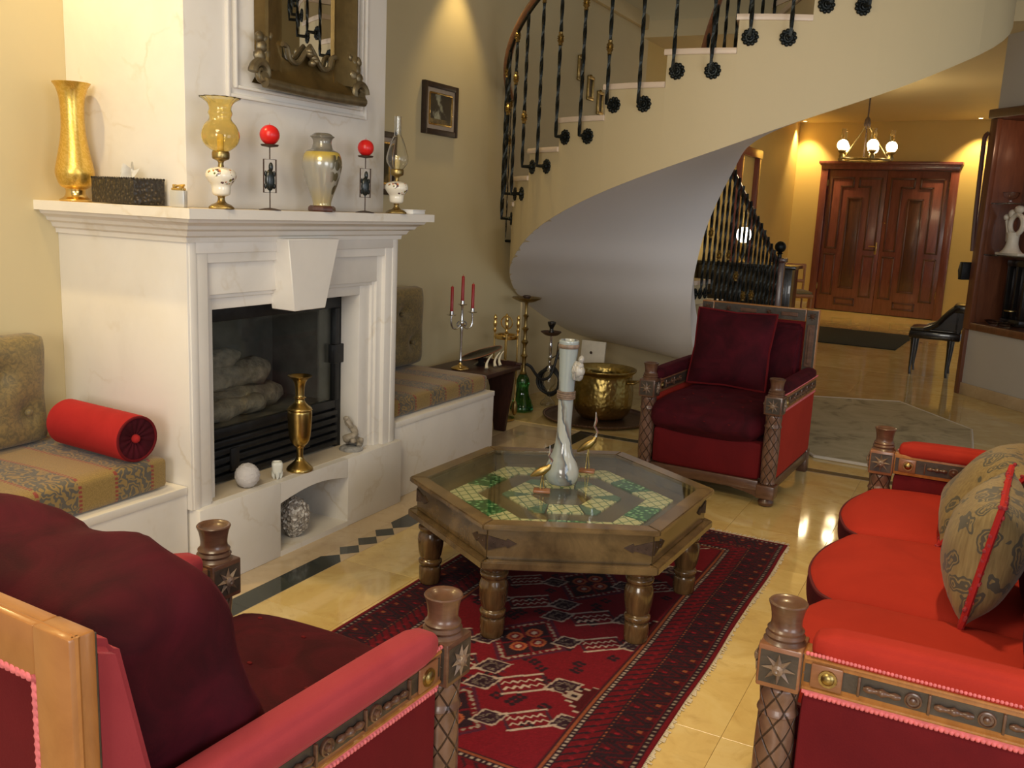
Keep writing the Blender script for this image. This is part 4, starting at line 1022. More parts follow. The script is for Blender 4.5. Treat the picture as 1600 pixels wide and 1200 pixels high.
    for s in (-1, 1):
        xs = sorted((s * (h + .004), s * (h - sw + .012))); box(b, (xs[0], yb0 - .004, .60), (xs[1], yb0 + .001, z1 - .006), .001, mi=1)
        xm_ = (xs[0] + xs[1]) / 2; star(b, T(xm_, yb0 - .005, z1 - .04) @ RX(PI / 2), .028)
        box(b, (xm_ - .022, yb0 - .010, .64), (xm_ + .022, yb0 - .003, z1 - .09), .003); box(b, (xm_ - .008, yb0 - .015, .66), (xm_ + .008, yb0 - .009, z1 - .12), .003)
    box(b, (-h + sw - .004, yb0 - .004, z1 - sw + .004), (h - sw + .004, yb0 + .001, z1 - .006), .001, mi=1)
    n = max(3, int(Wd / .16))
    for i in range(n):
        xx = -h + .10 + (Wd - .2) * (i + .5) / n; star(b, T(xx, yb0 - .005, z1 - sw / 2) @ RX(PI / 2), .022) if i % 2 == 0 else box(b, (xx - .05, yb0 - .010, z1 - sw / 2 - .012), (xx + .05, yb0 - .003, z1 - sw / 2 + .012), .003)
    obj('front_carving', b, ['carved', 'carved_dark'], fr, smooth=0, label='dark carved front face of the back frame')
    bp = obj('rear_panel', box(NB(), (-h + sw - .013, yb0 + .01, z0 + sw - .005), (h - sw + .013, yb1 - .008, z1 - sw + .005)), 'velvet_wine', t)
    b = NB(); e = h - sw + .006; yy = yb1 - .002
    for p, q in (((-e, yy, z0 + sw), (-e, yy, z1 - sw)), ((e, yy, z0 + sw), (e, yy, z1 - sw)), ((-e, yy, z1 - sw), (e, yy, z1 - sw)), ((-e, yy, z0 + sw), (e, yy, z0 + sw))):
        beads(b, p, q, .0075, .0115, sq=(1, .6, 1)); tube(b, [p, q], .004, 6)
    obj('gimp_trim', b, 'gimp', bp, smooth=60)
    b = NB(); prism(b, [(Dp - .029, .33), (Dp - .21, .33), (Dp - .085, back_h - .033 - ups_in), (Dp - .029, back_h - .008 - ups_in)], -h + ups_in, h - ups_in, 'x'); bmesh.ops.bevel(b, geom=list(b.edges), offset=.016, segments=3, affect='EDGES'); obj('back_upholstery', b, ups, t)
    return t

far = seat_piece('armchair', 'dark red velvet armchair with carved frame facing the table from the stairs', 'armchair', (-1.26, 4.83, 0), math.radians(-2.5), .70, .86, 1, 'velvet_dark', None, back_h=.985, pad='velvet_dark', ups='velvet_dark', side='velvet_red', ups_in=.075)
near = seat_piece('armchair', 'red velvet armchair seen from behind at the lower left, honey wood back', 'armchair', (-1.295, 1.595, 0), math.radians(177.0), .70, .885, 1, 'velvet_dark', None, back_h=.957, over=.045)
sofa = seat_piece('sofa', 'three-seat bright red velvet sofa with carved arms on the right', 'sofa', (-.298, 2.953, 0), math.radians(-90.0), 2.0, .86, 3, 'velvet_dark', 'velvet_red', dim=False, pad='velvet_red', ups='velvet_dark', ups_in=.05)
# loose back cushions
def soft_back(t, w, hgt, thick, y, z, lean, seed, mat='velvet_dark', name='back_cushion'):
    b = NB(); m = T(0, y, z) @ RX(lean)
    cushion(b, (-w / 2, -thick / 2, 0), (w / 2, thick / 2, hgt), thick * .42, 20, .0, m, warp=.016, ws=5.5, seed=seed)
    return obj(name, b, mat, t)
# near chair: big slumped back cushion rising above the frame
b = NB(); m = T(0.02, .575, .42) @ RX(math.radians(-13))
cushion(b, (-.325, -.14, 0), (.325, .12, .505), .07, 26, .01, m, warp=.03, ws=4.5, seed=2.0)
for v in b.verts: v.co += noise.noise_vector(v.co * 13) * .008 + Vector((0, 1, 0)) * .006 * math.sin(v.co.x * 30 + v.co.z * 22 + 3 * noise.noise(v.co * 5))
for v in b.verts:
    for (bx, bz) in ((-.17, .58), (.17, .58), (0, .68), (-.17, .78), (.17, .78)):
        d = math.hypot(v.co.x - bx, v.co.z - bz); v.co += Vector((0, .035, -.01)) * math.exp(-(d / .06) ** 2) * (1 if v.co.y < .56 else 0)
bk = [max((v.co.copy() for v in b.verts if abs(v.co.x - bx) < .035 and abs(v.co.z - bz) < .04), key=lambda q: q.y) for bx, bz in ((-.24, .80), (-.08, .84), (-.25, .62), (-.10, .66), (.08, .72))]
o = obj('back_cushion', b, 'velvet_dark', near, label='large dark wine velvet back cushion')
for q in bk: obj('tuft', ball(NB(), q, (.010, .004, .007), 8, 6), 'velvet_wine', o)
# far chair: square scatter cushion is a thing of its own
def scatter(label, w, hh, t_, mat, cordmat, mtx, name='scatter_cushion', seed=0.0, cord=.007, loc=None):
    t = thing(name, label, 'cushion', loc or tuple(mtx.translation)); WM[t] = T(*(loc or mtx.translation))
    b = NB(); rim = pillow(b, w, hh, t_, m=mtx, seed=seed); obj('cover', b, mat, t, True)
    b = NB(); tube(b, [mtx @ p for p in rim], cord, 6, closed=True); obj('cord', b, cordmat, t, True)
    if name == 'patterned_cushion':
        b = NB()
        for i, p in enumerate(rim):
            for k in range(2):
                q = mtx @ p; ball(b, q + Vector((random.uniform(-.008, .008), random.uniform(-.008, .008), random.uniform(-.008, .008))), .006, 5, 4)
        obj('gimp_edge', b, 'velvet_rose', t, True)
    return t
FM = T(-1.26, 4.83, 0) @ RZ(math.radians(-2.5))
scatter('square dark red velvet cushion leaning in the armchair by the stairs', .47, .46, .17, 'velvet_dark', 'velvet_wine', FM @ T(-.07, .56, .735) @ RX(math.radians(-16)) @ RZ(.03), seed=1.0)
SM = T(-.298, 2.953, 0) @ RZ(math.radians(-90.0))
for i, xx in enumerate((-.64, 0, .64)):
    b = NB(); cushion(b, (xx - .315, -.14, 0), (xx + .315, .12, .50), .10, 16, .0, T(0, .60, .45) @ RX(math.radians(-10)), warp=.014, ws=5, seed=i * 2.0); obj('back_cushion', b, 'velvet_dark', sofa)
PMX = lambda x, y, z, lean, tw, roll: SM @ T(x, y, z) @ RZ(tw) @ RX(lean) @ RY(roll)
scatter('grey and gold damask cushion standing on the middle sofa seat, red corded', .44, .345, .21, 'damask', 'velvet_bolster', PMX(.17, .385, .642, math.radians(-9), math.radians(-3), .03), 'patterned_cushion', 3.0, .009)
scatter('grey and gold damask cushion leaning further back on the far sofa seat', .44, .37, .21, 'damask', 'velvet_bolster', PMX(-.50, .38, .615, math.radians(-38), math.radians(0), .05), 'patterned_cushion', 5.0, .009)

# ------------------------------------------------------------------ carpet under the table
RX0, RX1, RY0, RY1 = -1.895, -.678, 1.78, 4.24; RW, RL = RX1 - RX0, RY1 - RY0
nx, ny = 244, 492
gx = (np.arange(nx + 1) / nx) * RW; gy = (np.arange(ny + 1) / ny) * RL
X, Y = np.meshgrid(gx, gy); Cc = np.zeros((ny + 1, nx + 1, 3))
RED = np.array((.165, .005, .014)); RED2 = np.array((.10, .005, .012)); NAVY = np.array((.020, .008, .016)); WHITE = np.array((.50, .40, .36)); OR = np.array((.42, .11, .05)); PUR = np.array((.07, .012, .035))
def put(mask, col): Cc[mask] = col
rng = np.random.RandomState(3)
put(X > -1, RED)
cx_, cy_ = RW / 2, RL / 2; U = X - cx_; V = Y - cy_
edge = np.minimum(np.minimum(X, RW - X), np.minimum(Y, RL - Y))
horiz = np.minimum(X, RW - X) < np.minimum(Y, RL - Y); along = np.where(horiz, Y, X)
put(edge < .255, RED2); put(edge < .012, RED * .9)
put((edge > .014) & (edge < .034), NAVY); put((edge > .019) & (edge < .029) & ((along % .022) < .008), WHITE * .55)
mb = (edge > .036) & (edge < .135); put(mb, RED2 * .8)
z_ = np.abs(((along / .085) % 1) - .5) * 2; e2 = (edge - .036) / .099
put(mb & (np.abs(z_ - e2) < .20), NAVY); put(mb & (np.abs(np.abs(z_ - e2) - .46) < .10), NAVY); put(mb & (np.abs((along / .0425 + e2 * .8) % 1 - .5) < .10) & (np.abs(e2 - .5) > .18), NAVY * .8); put(mb & (((along / .085 + .5) % 1 - .5) ** 2 * .0075 + (e2 - .24) ** 2 * .0098 < .00007), OR * .6); put(mb & (((along / .085) % 1 - .5) ** 2 * .0075 + (e2 - .78) ** 2 * .0098 < .00005), RED * 1.4)
put((edge > .136) & (edge < .152), NAVY); put((edge > .141) & (edge < .148) & ((along % .020) < .009), OR * .7)
ib = (edge > .153) & (edge < .215); put(ib, RED * .75); e3 = (edge - .153) / .062
put(ib & ((((along + edge * .9) / .04) % 1) < .30), NAVY); put(ib & (np.abs(e3 - .5) < .12) & ((along % .04) < .018), RED * 1.1)
put((edge > .216) & (edge < .238), NAVY); put((edge > .222) & (edge < .231) & ((along % .018) < .009), WHITE * .75)
put((edge > .239) & (edge < .247), OR * .6); put((edge > .248) & (edge < .254), NAVY)
fld = edge > .256
def rot(u0, v0, a=0.0):
    du, dv = U - u0, V - v0; c, s = math.cos(a), math.sin(a); return du * c + dv * s, -du * s + dv * c
def dia(u0, v0, a, b): return np.abs(U - u0) / a + np.abs(V - v0) / b
for v0 in (-.86, -.29, .29, .86):
    # stepped diamond medallion
    d = dia(0, v0, .155, .205); q = np.abs(U) ; st_ = .012 * np.floor((U * 0 + V - v0) / .012)
    put(fld & (d < 1.0), PUR); put(fld & (d < .90), RED * .8); put(fld & (d > .78) & (d < .88) & (((U * 60).astype(int) + (V * 60).astype(int)) % 2 == 0), WHITE * .6); put(fld & (d < .72), NAVY)
    for su, sv in ((.045, 0), (-.045, 0), (0, .06), (0, -.06)):
        r2 = (U - su) ** 2 + ((V - v0 - sv) * .85) ** 2; put(fld & (r2 < .00085), OR * .8); put(fld & (r2 < .00038), RED); put(fld & (r2 < .00010), WHITE * .8)
    put(fld & (d < .72) & (np.abs(np.abs(U) * 1.2 - np.abs(V - v0)) < .008) & (d > .1), RED2 * 1.3)
    put(fld & (d > 1.0) & (np.abs(U) < .006) & (np.abs(V - v0) < .285), NAVY)
    for s in (-1, 1):
        dd = np.abs(U) / .05 + np.abs(V - v0 - s * .245) / .03; put(fld & (dd < 1) & (np.abs(U) > .008), PUR)
def fish(u0, v0, a, s=1.0):
    """box with toothed lines and two hooked fans"""
    p, q = rot(u0, v0, a); p = p / s; q = q / s
    bx = (np.abs(p) < .062) & (np.abs(q) < .040); put(fld & bx, NAVY * 2.2); put(fld & (np.abs(p) < .055) & (np.abs(q) < .031), RED * .9)
    tooth = np.abs(((p / .020) % 1) - .5) * .022
    for sg in (-1, 1):
        put(fld & (np.abs(p) < .052) & (np.abs(q - sg * .012 - (tooth - .006)) < .0035), WHITE)
        pp, qq = p * 1.0 - sg * .092, q + sg * .030
        f = np.abs(qq) / .036 + np.abs(pp) / .046; put(fld & (f < 1.15), WHITE * .8); put(fld & (f < .95), NAVY * 1.6); put(fld & (f < .7) & ((np.arctan2(qq, pp + sg * .03) * 9) % 1 < .4), WHITE * .35); put(fld & (f < .3), NAVY)
    put(fld & (np.abs(np.abs(q) - .036) < .004) & (np.abs(p) < .064), WHITE * .9)
k = 0
for v0 in (-.86, -.57, -.29, 0.0, .29, .57, .86):
    for s in (-1, 1):
        inner = abs(v0) in (0.0, .57); fish(s * (.13 if inner else .235), v0 + (.0 if inner else .11 * (1 if k % 2 else -1)), s * (.75 if k % 2 else -.7), 1.35 if inner else 1.2); k += 1
for _ in range(90):
    u0 = rng.uniform(-.33, .33); v0 = rng.uniform(-.95, .95)
    if abs(u0) < .03: continue
    for a in range(4):
        r2 = (U - u0 - .014 * math.cos(a * PI / 2 + .5)) ** 2 + (V - v0 - .014 * math.sin(a * PI / 2 + .5)) ** 2
        m_ = fld & (r2 < 9e-5) & (Cc[..., 0] > .14) & (Cc[..., 1] < .012); put(m_, NAVY)
for s in (-1, 1):                                       # stepped light wedges from the border
    for v0 in (-.55, 0.02, .60):
        p = (RW / 2 - .255) - s * U; w_ = .085 - np.floor(p / .022) * .022
        m_ = fld & (p > 0) & (p < .088) & (np.abs(V - v0) < w_); put(m_, RED2 * .6); put(m_ & (np.abs(V - v0) > w_ - .010), WHITE * .8); put(fld & (p > .03) & (p < .075) & (np.abs(V - v0) < .022), WHITE * .7); put(fld & (p > .042) & (p < .064) & (np.abs(V - v0) < .010), NAVY)
Cc *= (1 + .10 * rng.randn(ny + 1, nx + 1, 1)).clip(.7, 1.3)
rug = thing('carpet', 'red patterned oriental carpet under the hexagonal table', 'carpet', ((RX0 + RX1) / 2, (RY0 + RY1) / 2, 0))
Zr = .008 + .0012 * (np.sin(X * 9 + Y * 3) * .5 + .5); wob = .004 * np.sin(Y * 7.0) * (X / RW)
co = np.stack([X - RW / 2 + wob, Y - RL / 2, Zr], -1).reshape(-1, 3)
idx = np.arange((ny + 1) * (nx + 1)).reshape(ny + 1, nx + 1)
fq = np.stack([idx[:-1, :-1], idx[:-1, 1:], idx[1:, 1:], idx[1:, :-1]], -1).reshape(-1, 4)
me = bpy.data.meshes.new('pile'); me.vertices.add(len(co)); me.vertices.foreach_set('co', co.ravel()); me.loops.add(fq.size); me.loops.foreach_set('vertex_index', fq.ravel().astype(np.int32))
me.polygons.add(len(fq)); me.polygons.foreach_set('loop_start', np.arange(0, fq.size, 4, dtype=np.int32)); me.polygons.foreach_set('loop_total', np.full(len(fq), 4, dtype=np.int32)); me.update(calc_edges=True)
at = me.color_attributes.new('pattern', 'FLOAT_COLOR', 'POINT'); at.data.foreach_set('color', np.concatenate([Cc.reshape(-1, 3), np.ones((len(co), 1))], 1).astype(np.float32).ravel())
me.materials.append(M['rug']); po = link(bpy.data.objects.new('pile', me)); po.parent = rug
b = NB(); box(b, (-RW / 2 + .002, -RL / 2 + .002, .0012), (RW / 2 - .002, RL / 2 - .002, .0078)); obj('backing', b, 'velvet_wine', rug, smooth=0)
b = NB()
for i in range(210):                                    # knotted fringe at the far and near ends
    xx = -RW / 2 + RW * (i + .5) / 210
    for sg in (1, -1):
        y0 = sg * RL / 2; L = random.uniform(.025, .045); dx = random.uniform(-.008, .008)
        a = [b.verts.new(p) for p in ((xx - .0022, y0, .006), (xx + .0022, y0, .006), (xx + .0018 + dx, y0 + sg * L, .0025), (xx - .0018 + dx, y0 + sg * L, .0025))]; b.faces.new(a)
        a2 = [b.verts.new(v.co + Vector((0, 0, .002))) for v in a]; b.faces.new(a2[::-1])
for i in range(300):                                    # frayed selvage along the right side
    yy = -RL / 2 + RL * (i + .5) / 300; L = random.uniform(.006, .02); w_ = float(.004 * math.sin((yy + RL / 2) * 7)); x0 = RW / 2 + w_ - .001
    a = [b.verts.new(p) for p in ((x0, yy - .003, .005), (x0, yy + .003, .005), (x0 + L, yy + .004, .0022), (x0 + L, yy - .004, .0022))]; b.faces.new(a)
obj('fringe', b, 'fringe', rug, smooth=0, kind='stuff')

# ------------------------------------------------------------------ hexagonal coffee table
HT = Vector((-1.391, 3.200, 0)); ANG = [28 + 60 * i for i in range(6)]; TB = .0096
tb = thing('coffee_table', 'hexagonal dark wood coffee table with glass top over inlaid tiles', 'table', (HT.x, HT.y, 0))
def hx(r, i, z=0.0): a = math.radians(ANG[i % 6]); return Vector((r * math.cos(a), r * math.sin(a), z))
def hexring(b, R0, R1, z0, z1, i):
    pts = [hx(R0, i), hx(R1, i), hx(R1, i + 1), hx(R0, i + 1)]; prism(b, [(p.x, p.y) for p in pts], z0, z1)
    bmesh.ops.bevel(b, geom=list(b.edges), offset=.004, segments=2, affect='EDGES')
for i in range(6):
    b = NB(); hexring(b, .532, .603, .424, .444, i); obj('top_rim', b, 'table_wood', tb)
    b = NB(); hexring(b, .548, .572, .312, .4245, i); pn_ = obj('side_panel', b, 'table_wood', tb)
    b = NB(); hexring(b, .50, .606, .284, .312, i); obj('base_moulding', b, 'table_wood', tb)
    # iron corner straps: pointed plates near each end of the panel
    p0, p1 = hx(.5728, i), hx(.5728, i + 1); d = (p1 - p0).normalized(); nrm = Vector((d.y, -d.x, 0)); L_ = (p1 - p0).length
    m = Matrix((d, Vector((0, 0, 1)), nrm)).transposed().to_4x4(); m.translation = p0 + Vector((0, 0, .371))
    for s, x0 in ((1, .004), (-1, L_ - .004)):
        b = NB(); pts = [(x0, -.026), (x0, .026), (x0 + s * .062, .009), (x0 + s * .066, .017), (x0 + s * .098, 0), (x0 + s * .066, -.017), (x0 + s * .062, -.009)]
        prism(b, pts, -.0005, .003, 'z', m)
        for q in (.02, .05): ball(b, m @ Vector((x0 + s * q, 0, .003)), .004, 6, 4)
        obj('iron_strap', b, 'rust', pn_, smooth=0)
    b = NB(); lathe(b, smoothprof([(.040, TB), (.043, .02), (.0445, .075), (.038, .082), (.046, .092), (.047, .105), (.039, .113), (.044, .125), (.050, .16), (.052, .20), (.044, .226), (.05, .236), (.050, .248), (.042, .256), (.052, .268), (.054, .285)], 3), 26)
    p = hx(.512, i); obj('leg', b, 'table_leg', tb, loc=(p.x, p.y, 0))
b = NB(); prism(b, [tuple(hx(.552, i).xy) for i in range(6)], .375, .385); obj('tile_bed', b, 'table_wood', tb, smooth=0)
b = NB(); prism(b, [tuple(hx(.534, i).xy) for i in range(6)], .436, .4425); obj('glass_top', b, 'pane', tb, smooth=0)
def tl(pts, mat):
    b = NB(); c = sum((Vector(p) for p in pts), Vector((0, 0))) / len(pts); prism(b, [tuple(c + (Vector(p) - c) * .965) for p in pts], .3835, .3905); obj('tile', b, mat, tb, smooth=0)
lp = lambda a, b_, t_: (a + (b_ - a) * t_).xy
for i in range(6):
    o0, o1, i0, i1 = hx(.445, i), hx(.445, i + 1), hx(.335, i), hx(.335, i + 1)
    for a_, c_, mt_ in ((0, .29, 'tile_cream'), (.29, .5, 'tile_green'), (.5, .71, 'tile_green'), (.71, 1, 'tile_cream')):
        tl([lp(i0, i1, a_), lp(o0, o1, a_), lp(o0, o1, c_), lp(i0, i1, c_)], mt_)
    o0, o1, i0, i1 = hx(.238, i), hx(.238, i + 1), hx(.125, i), hx(.125, i + 1)
    tl([lp(i0, i1, .04), lp(o0, o1, .2), lp(o0, o1, .8), lp(i0, i1, .96)], 'tile_cream')
    om = hx(.238, i + 1); tl([lp(i0, i1, .97), lp(o0, o1, .82), om.xy, lp(om, hx(.238, i + 2), .18), lp(hx(.125, i + 1), hx(.125, i + 2), .03)], 'tile_teal')
b = NB(); prism(b, [tuple(hx(.115, i).xy) for i in range(6)], .3835, .388); obj('centre_piece', b, 'table_wood', tb, smooth=0)

# things on the table
ZT = .4428
t = thing('tall_vase', 'tall swirled grey white ceramic vase on the glass table', 'vase', (-1.395, 3.195, ZT))
vp = smoothprof([(.040, 0), (.055, .006), (.066, .03), (.067, .055), (.056, .09), (.040, .13), (.030, .18), (.0275, .24), (.029, .31), (.031, .40), (.034, .48), (.037, .54), (.039, .565), (.034, .57), (.030, .56)])
lathe(b := NB(), vp, 32); obj('body', b, 'swirl', t)
lathe(b := NB(), smoothprof([(.036, .538), (.041, .542), (.041, .552), (.037, .556)], 2), 26, cap=False); obj('rim_band', b, 'ceramic_brown', t)
b = NB()
for k in range(4): tube(b, [(.0325 * math.cos(2 * PI * i / 24), .0325 * math.sin(2 * PI * i / 24), .345 + k * .008) for i in range(24)], .0045, 6, closed=True)
obj('rope_band', b, 'ceramic_brown', t)
b = NB(); vv = Vector((.045, -.004, .455)); 
for k in range(6):
    a = k * 1.05; ball(b, vv + Vector((.012 * math.cos(a), .0, .022 * math.sin(a))), (.016, .020, .020), 10, 8)
ball(b, vv + Vector((.004, -.014, 0)), (.016, .012, .026), 10, 8); tube(b, [vv + Vector((-.012, -.018, .02)), vv + Vector((0, -.026, .0)), vv + Vector((-.006, -.02, -.03))], .005, 6); ball(b, vv + Vector((.012, 0, .046)), (.012, .014, .016), 8, 6)
obj('shell_ornament', b, 'ceramic_grey', t)
def crane(label, p, hgt, face, lookup):
    t = thing('bird_figurine', label, 'figurine', p, face)
    box(b := NB(), (-.032, -.022, 0), (.032, .022, .012), .004); obj('base', b, 'edge_wood', t)
    b = NB(); k = hgt
    tube(b, [(-.006, 0, .01), (-.004, 0, .20 * k), (.0, 0, .40 * k)], .0028, 6); tube(b, [(.008, .005, .01), (.004, .004, .20 * k), (.002, 0, .40 * k)], .0028, 6); obj('leg', b, 'brass_old', t)
    b = NB(); tube(b, [(-.045, 0, .33 * k), (-.025, 0, .39 * k), (.0, 0, .46 * k), (.022, 0, .54 * k), (.028, 0, .60 * k)], [.004, .013, .018, .011, .006], 10); obj('body', b, 'brass_old', t)
    b = NB(); ne = [(.026, 0, .59 * k), (.034, 0, .68 * k), (.020, 0, .77 * k), (.026, 0, .86 * k)] + ([(.022, 0, 1.0 * k)] if lookup else [(.05, 0, .84 * k)])
    tube(b, ne, [.006, .005, .0048, .006, .0015], 8); obj('neck', b, 'silver', t); return t
crane('small metal crane figurine in front of the tall vase, head raised', (-1.408, 3.045, ZT), .185, .4, True)
crane('taller metal crane figurine behind the tall vase, beak pointing up', (-1.372, 3.40, ZT), .255, .3, True)

# ------------------------------------------------------------------ on the mantel
ZM = 1.4482
t = thing('brass_vase', 'tall golden engraved vase on the left end of the mantel', 'vase', (-3.09, 2.37, ZM))
lathe(b := NB(), smoothprof([(.055, .0), (.056, .006), (.040, .016), (.034, .036), (.036, .046), (.054, .058), (.066, .09), (.068, .115), (.058, .165), (.046, .23), (.041, .29), (.043, .36), (.053, .405), (.068, .428), (.064, .426), (.048, .40), (.038, .36)]), 40, wave=lambda a, z: .05 * math.cos(2 * a + .5) * max(0, (z - .40) / .03) if z > .40 else 0); obj('body', b, 'gold_vase', t)
lathe(b := NB(), smoothprof([(.056, -.0002), (.058, .006), (.041, .017), (.035, .034), (.037, .047)]), 36); obj('foot', b, 'brass_bright', t)
t = thing('tissue_box', 'dark embossed tissue box cover with a white tissue on the mantel', 'tissue box', (-2.83, 2.388, ZM), .0)
# two faces are seen: turned a little
TM = RZ(math.radians(-8)) @ Matrix.Scale(1.18, 4, (1, 0, 0))
box(b := NB(), (-.115, -.062, .002), (.115, .062, .092), .004, TM); obj('body', b, 'tissue_box', t)
b = NB()
for x0, y0, x1, y1 in ((-.112, -.06, .112, -.06), (-.112, .06, .112, .06), (-.112, -.06, -.112, .06), (.112, -.06, .112, .06)): beads(b, (x0, y0, .092), (x1, y1, .092), .0045, .012, TM)
obj('beaded_rim', b, 'tissue_box', t)
b = NB(); N_ = 14; gr = {}
for i in range(N_ + 1):
    for j in range(7):
        u = -1 + 2 * i / N_; v = j / 6; gr[i, j] = b.verts.new((u * .052 * (1 - .30 * v) + .018 * v, .020 * math.sin(u * 5 + v * 2) * (1 - v * .3), .091 + v * (.052 - .020 * u * u + .012 * math.sin(u * 7)) ))
for i in range(N_):
    for j in range(6): b.faces.new((gr[i, j], gr[i + 1, j], gr[i + 1, j + 1], gr[i, j + 1]))
bmesh.ops.solidify(b, geom=list(b.faces), thickness=.002); obj('tissue', b, 'white', t)
t = thing('table_lighter', 'small silver table lighter beside the tissue box', 'lighter', (-2.535, 2.352, ZM), math.radians(12))
box(b := NB(), (-.028, -.012, 0), (.028, .012, .058), .003); obj('body', b, 'silver_white', t)
b = NB(); box(b, (-.024, -.009, .058), (.024, .009, .066), .002); tube(b, [(-.02, 0, .072), (.024, 0, .076)], .004, 8); lathe(b, [(.006, -.008), (.006, .008)], 12, T(.012, 0, .070) @ RX(PI / 2)); box(b, (-.022, -.005, .066), (-.008, .005, .078), .002); obj('mechanism', b, 'brass_bright', t)

def oil_lamp(label, p, tall):
    t = thing('oil_lamp', label, 'oil lamp', p)
    b = NB(); lathe(b, smoothprof([(.046, .0), (.047, .006), (.036, .014), (.018, .022), (.012, .034), (.014, .044), (.020, .048)]), 24, wave=lambda a, z: .14 * math.cos(4 * a) if z < .012 else 0); obj('foot', b, 'brass_old', t)
    lathe(b := NB(), smoothprof([(.018, .045), (.030, .052), (.033, .068), (.034, .082), (.046, .098), (.053, .115), (.046, .135), (.022, .144), (.012, .146)]), 32); obj('font', b, 'porcelain', t)
    b = NB(); lathe(b, smoothprof([(.012, .144), (.009, .156), (.012, .166), (.026, .172), (.030, .178), (.030, .196), (.026, .2)], 2), 24); obj('burner', b, 'brass_old', t)
    lathe(b := NB(), [(.012, .198), (.012, .255), (.010, .258), (.0005, .258)], 16); obj('candle_tube', b, 'cream_wax', t)
    if tall:
        prof = smoothprof([(.028, .2), (.046, .225), (.050, .25), (.040, .29), (.024, .335), (.0165, .355), (.0165, .432)]); mt_ = 'glass'
        prof = prof + [(r - .0016, z) for r, z in prof[::-1]]; lathe(b := NB(), prof, 32, cap=False)
    else:
        prof = smoothprof([(.028, .2), (.056, .222), (.066, .252), (.057, .285), (.040, .306), (.038, .318), (.042, .330), (.038, .345), (.046, .365), (.068, .383)]); mt_ = 'amber'
        prof = prof + [(r - .002, z) for r, z in prof[::-1]]; lathe(b := NB(), prof, 48, cap=False, wave=lambda a, z: .10 * math.cos(12 * a) * max(0, (z - .355) / .027) if z > .355 else .012 * math.cos(12 * a) if z < .3 else 0)
    obj('glass_shade', b, mt_, t, label='clear tall glass chimney' if tall else 'amber ruffled glass shade', smooth=60)
oil_lamp('oil lamp with amber ruffled glass shade and flowered china font on the mantel', (-2.46, 2.477, ZM), False)
oil_lamp('oil lamp with tall clear glass chimney at the right end of the mantel', (-2.46, 3.566, ZM), True)
def turtle_holder(label, p):
    t = thing('candle_holder', label, 'candle holder', p, math.radians(62))
    lathe(b := NB(), [(.041, 0), (.041, .002), (.02, .007), (.004, .009)], 26); obj('foot', b, 'rust', t)
    b = NB(); tube(b, [(0, 0, .006), (0, 0, .066)], .0024, 6); tube(b, [(0, 0, .188), (0, 0, .236)], .0024, 6)
    tube(b, [(-.024, 0, .066), (.024, 0, .066), (.024, 0, .188), (-.024, 0, .188)], .0032, 6, closed=True); obj('frame', b, 'rust', t)
    lathe(b := NB(), [(.004, .232), (.030, .236), (.034, .242), (.032, .243), (.002, .239)], 26); obj('pan', b, 'rust', t)
    b = NB(); ball(b, (0, 0, .112), (.0195, .011, .040), 16, 12); ball(b, (.004, 0, .160), (.0085, .008, .018), 10, 8); tube(b, [(0, 0, .066), (0, 0, .08)], .003, 6)
    for sx in (-1, 1):
        for zz in (.09, .135): ball(b, (sx * .0165, 0, zz), (.005, .005, .012), 8, 6)
    obj('turtle', b, 'green_stone', t); return t
def candle(label, p, r): 
    b = NB(); ball(b, (0, 0, r), r, 24, 16); tube(b, [(0, 0, 2 * r - .002), (.001, 0, 2 * r + .006)], .001, 5); tag(obj('ball_candle', b, 'candle_red', loc=p), label, 'candle', 'ball candles')
for yy, r_, l1, l2 in ((2.727, .037, 'wire candle holder with dark turtle plaque, left of the painted vase', 'round red candle on the holder left of the painted vase'), (3.326, .035, 'wire candle holder with dark turtle plaque, right of the painted vase', 'round red candle on the holder right of the painted vase')):
    turtle_holder(l1, (-2.46, yy, ZM)); candle(l2, (-2.46, yy, ZM + .2405), r_)
t = thing('painted_vase', 'silver grey painted vase with gold shoulder on the middle of the mantel', 'vase', (-2.46, 3.034, ZM))
lathe(b := NB(), smoothprof([(.052, 0), (.056, .006), (.054, .018), (.046, .024)], 2), 8); obj('stand', b, 'mahogany_dark', t, smooth=20)
lathe(b := NB(), smoothprof([(.038, .022), (.037, .034), (.044, .06), (.066, .12), (.079, .175), (.079, .205), (.068, .235), (.045, .248), (.039, .262), (.037, .275), (.040, .288), (.049, .297), (.044, .301), (.032, .310), (.028, .308), (.027, .29)]), 44); obj('body', b, 'vase_paint', t)
t = thing('paper_box', 'small flat white box at the right end of the mantel', 'box', (-2.46, 3.70, ZM), .1); box(b := NB(), (-.035, -.062, 0), (.035, .062, .016), .002); obj('body', b, 'white', t); box(b := NB(), (-.037, -.064, .016), (.037, .064, .021), .002); obj('lid', b, 'white', t)

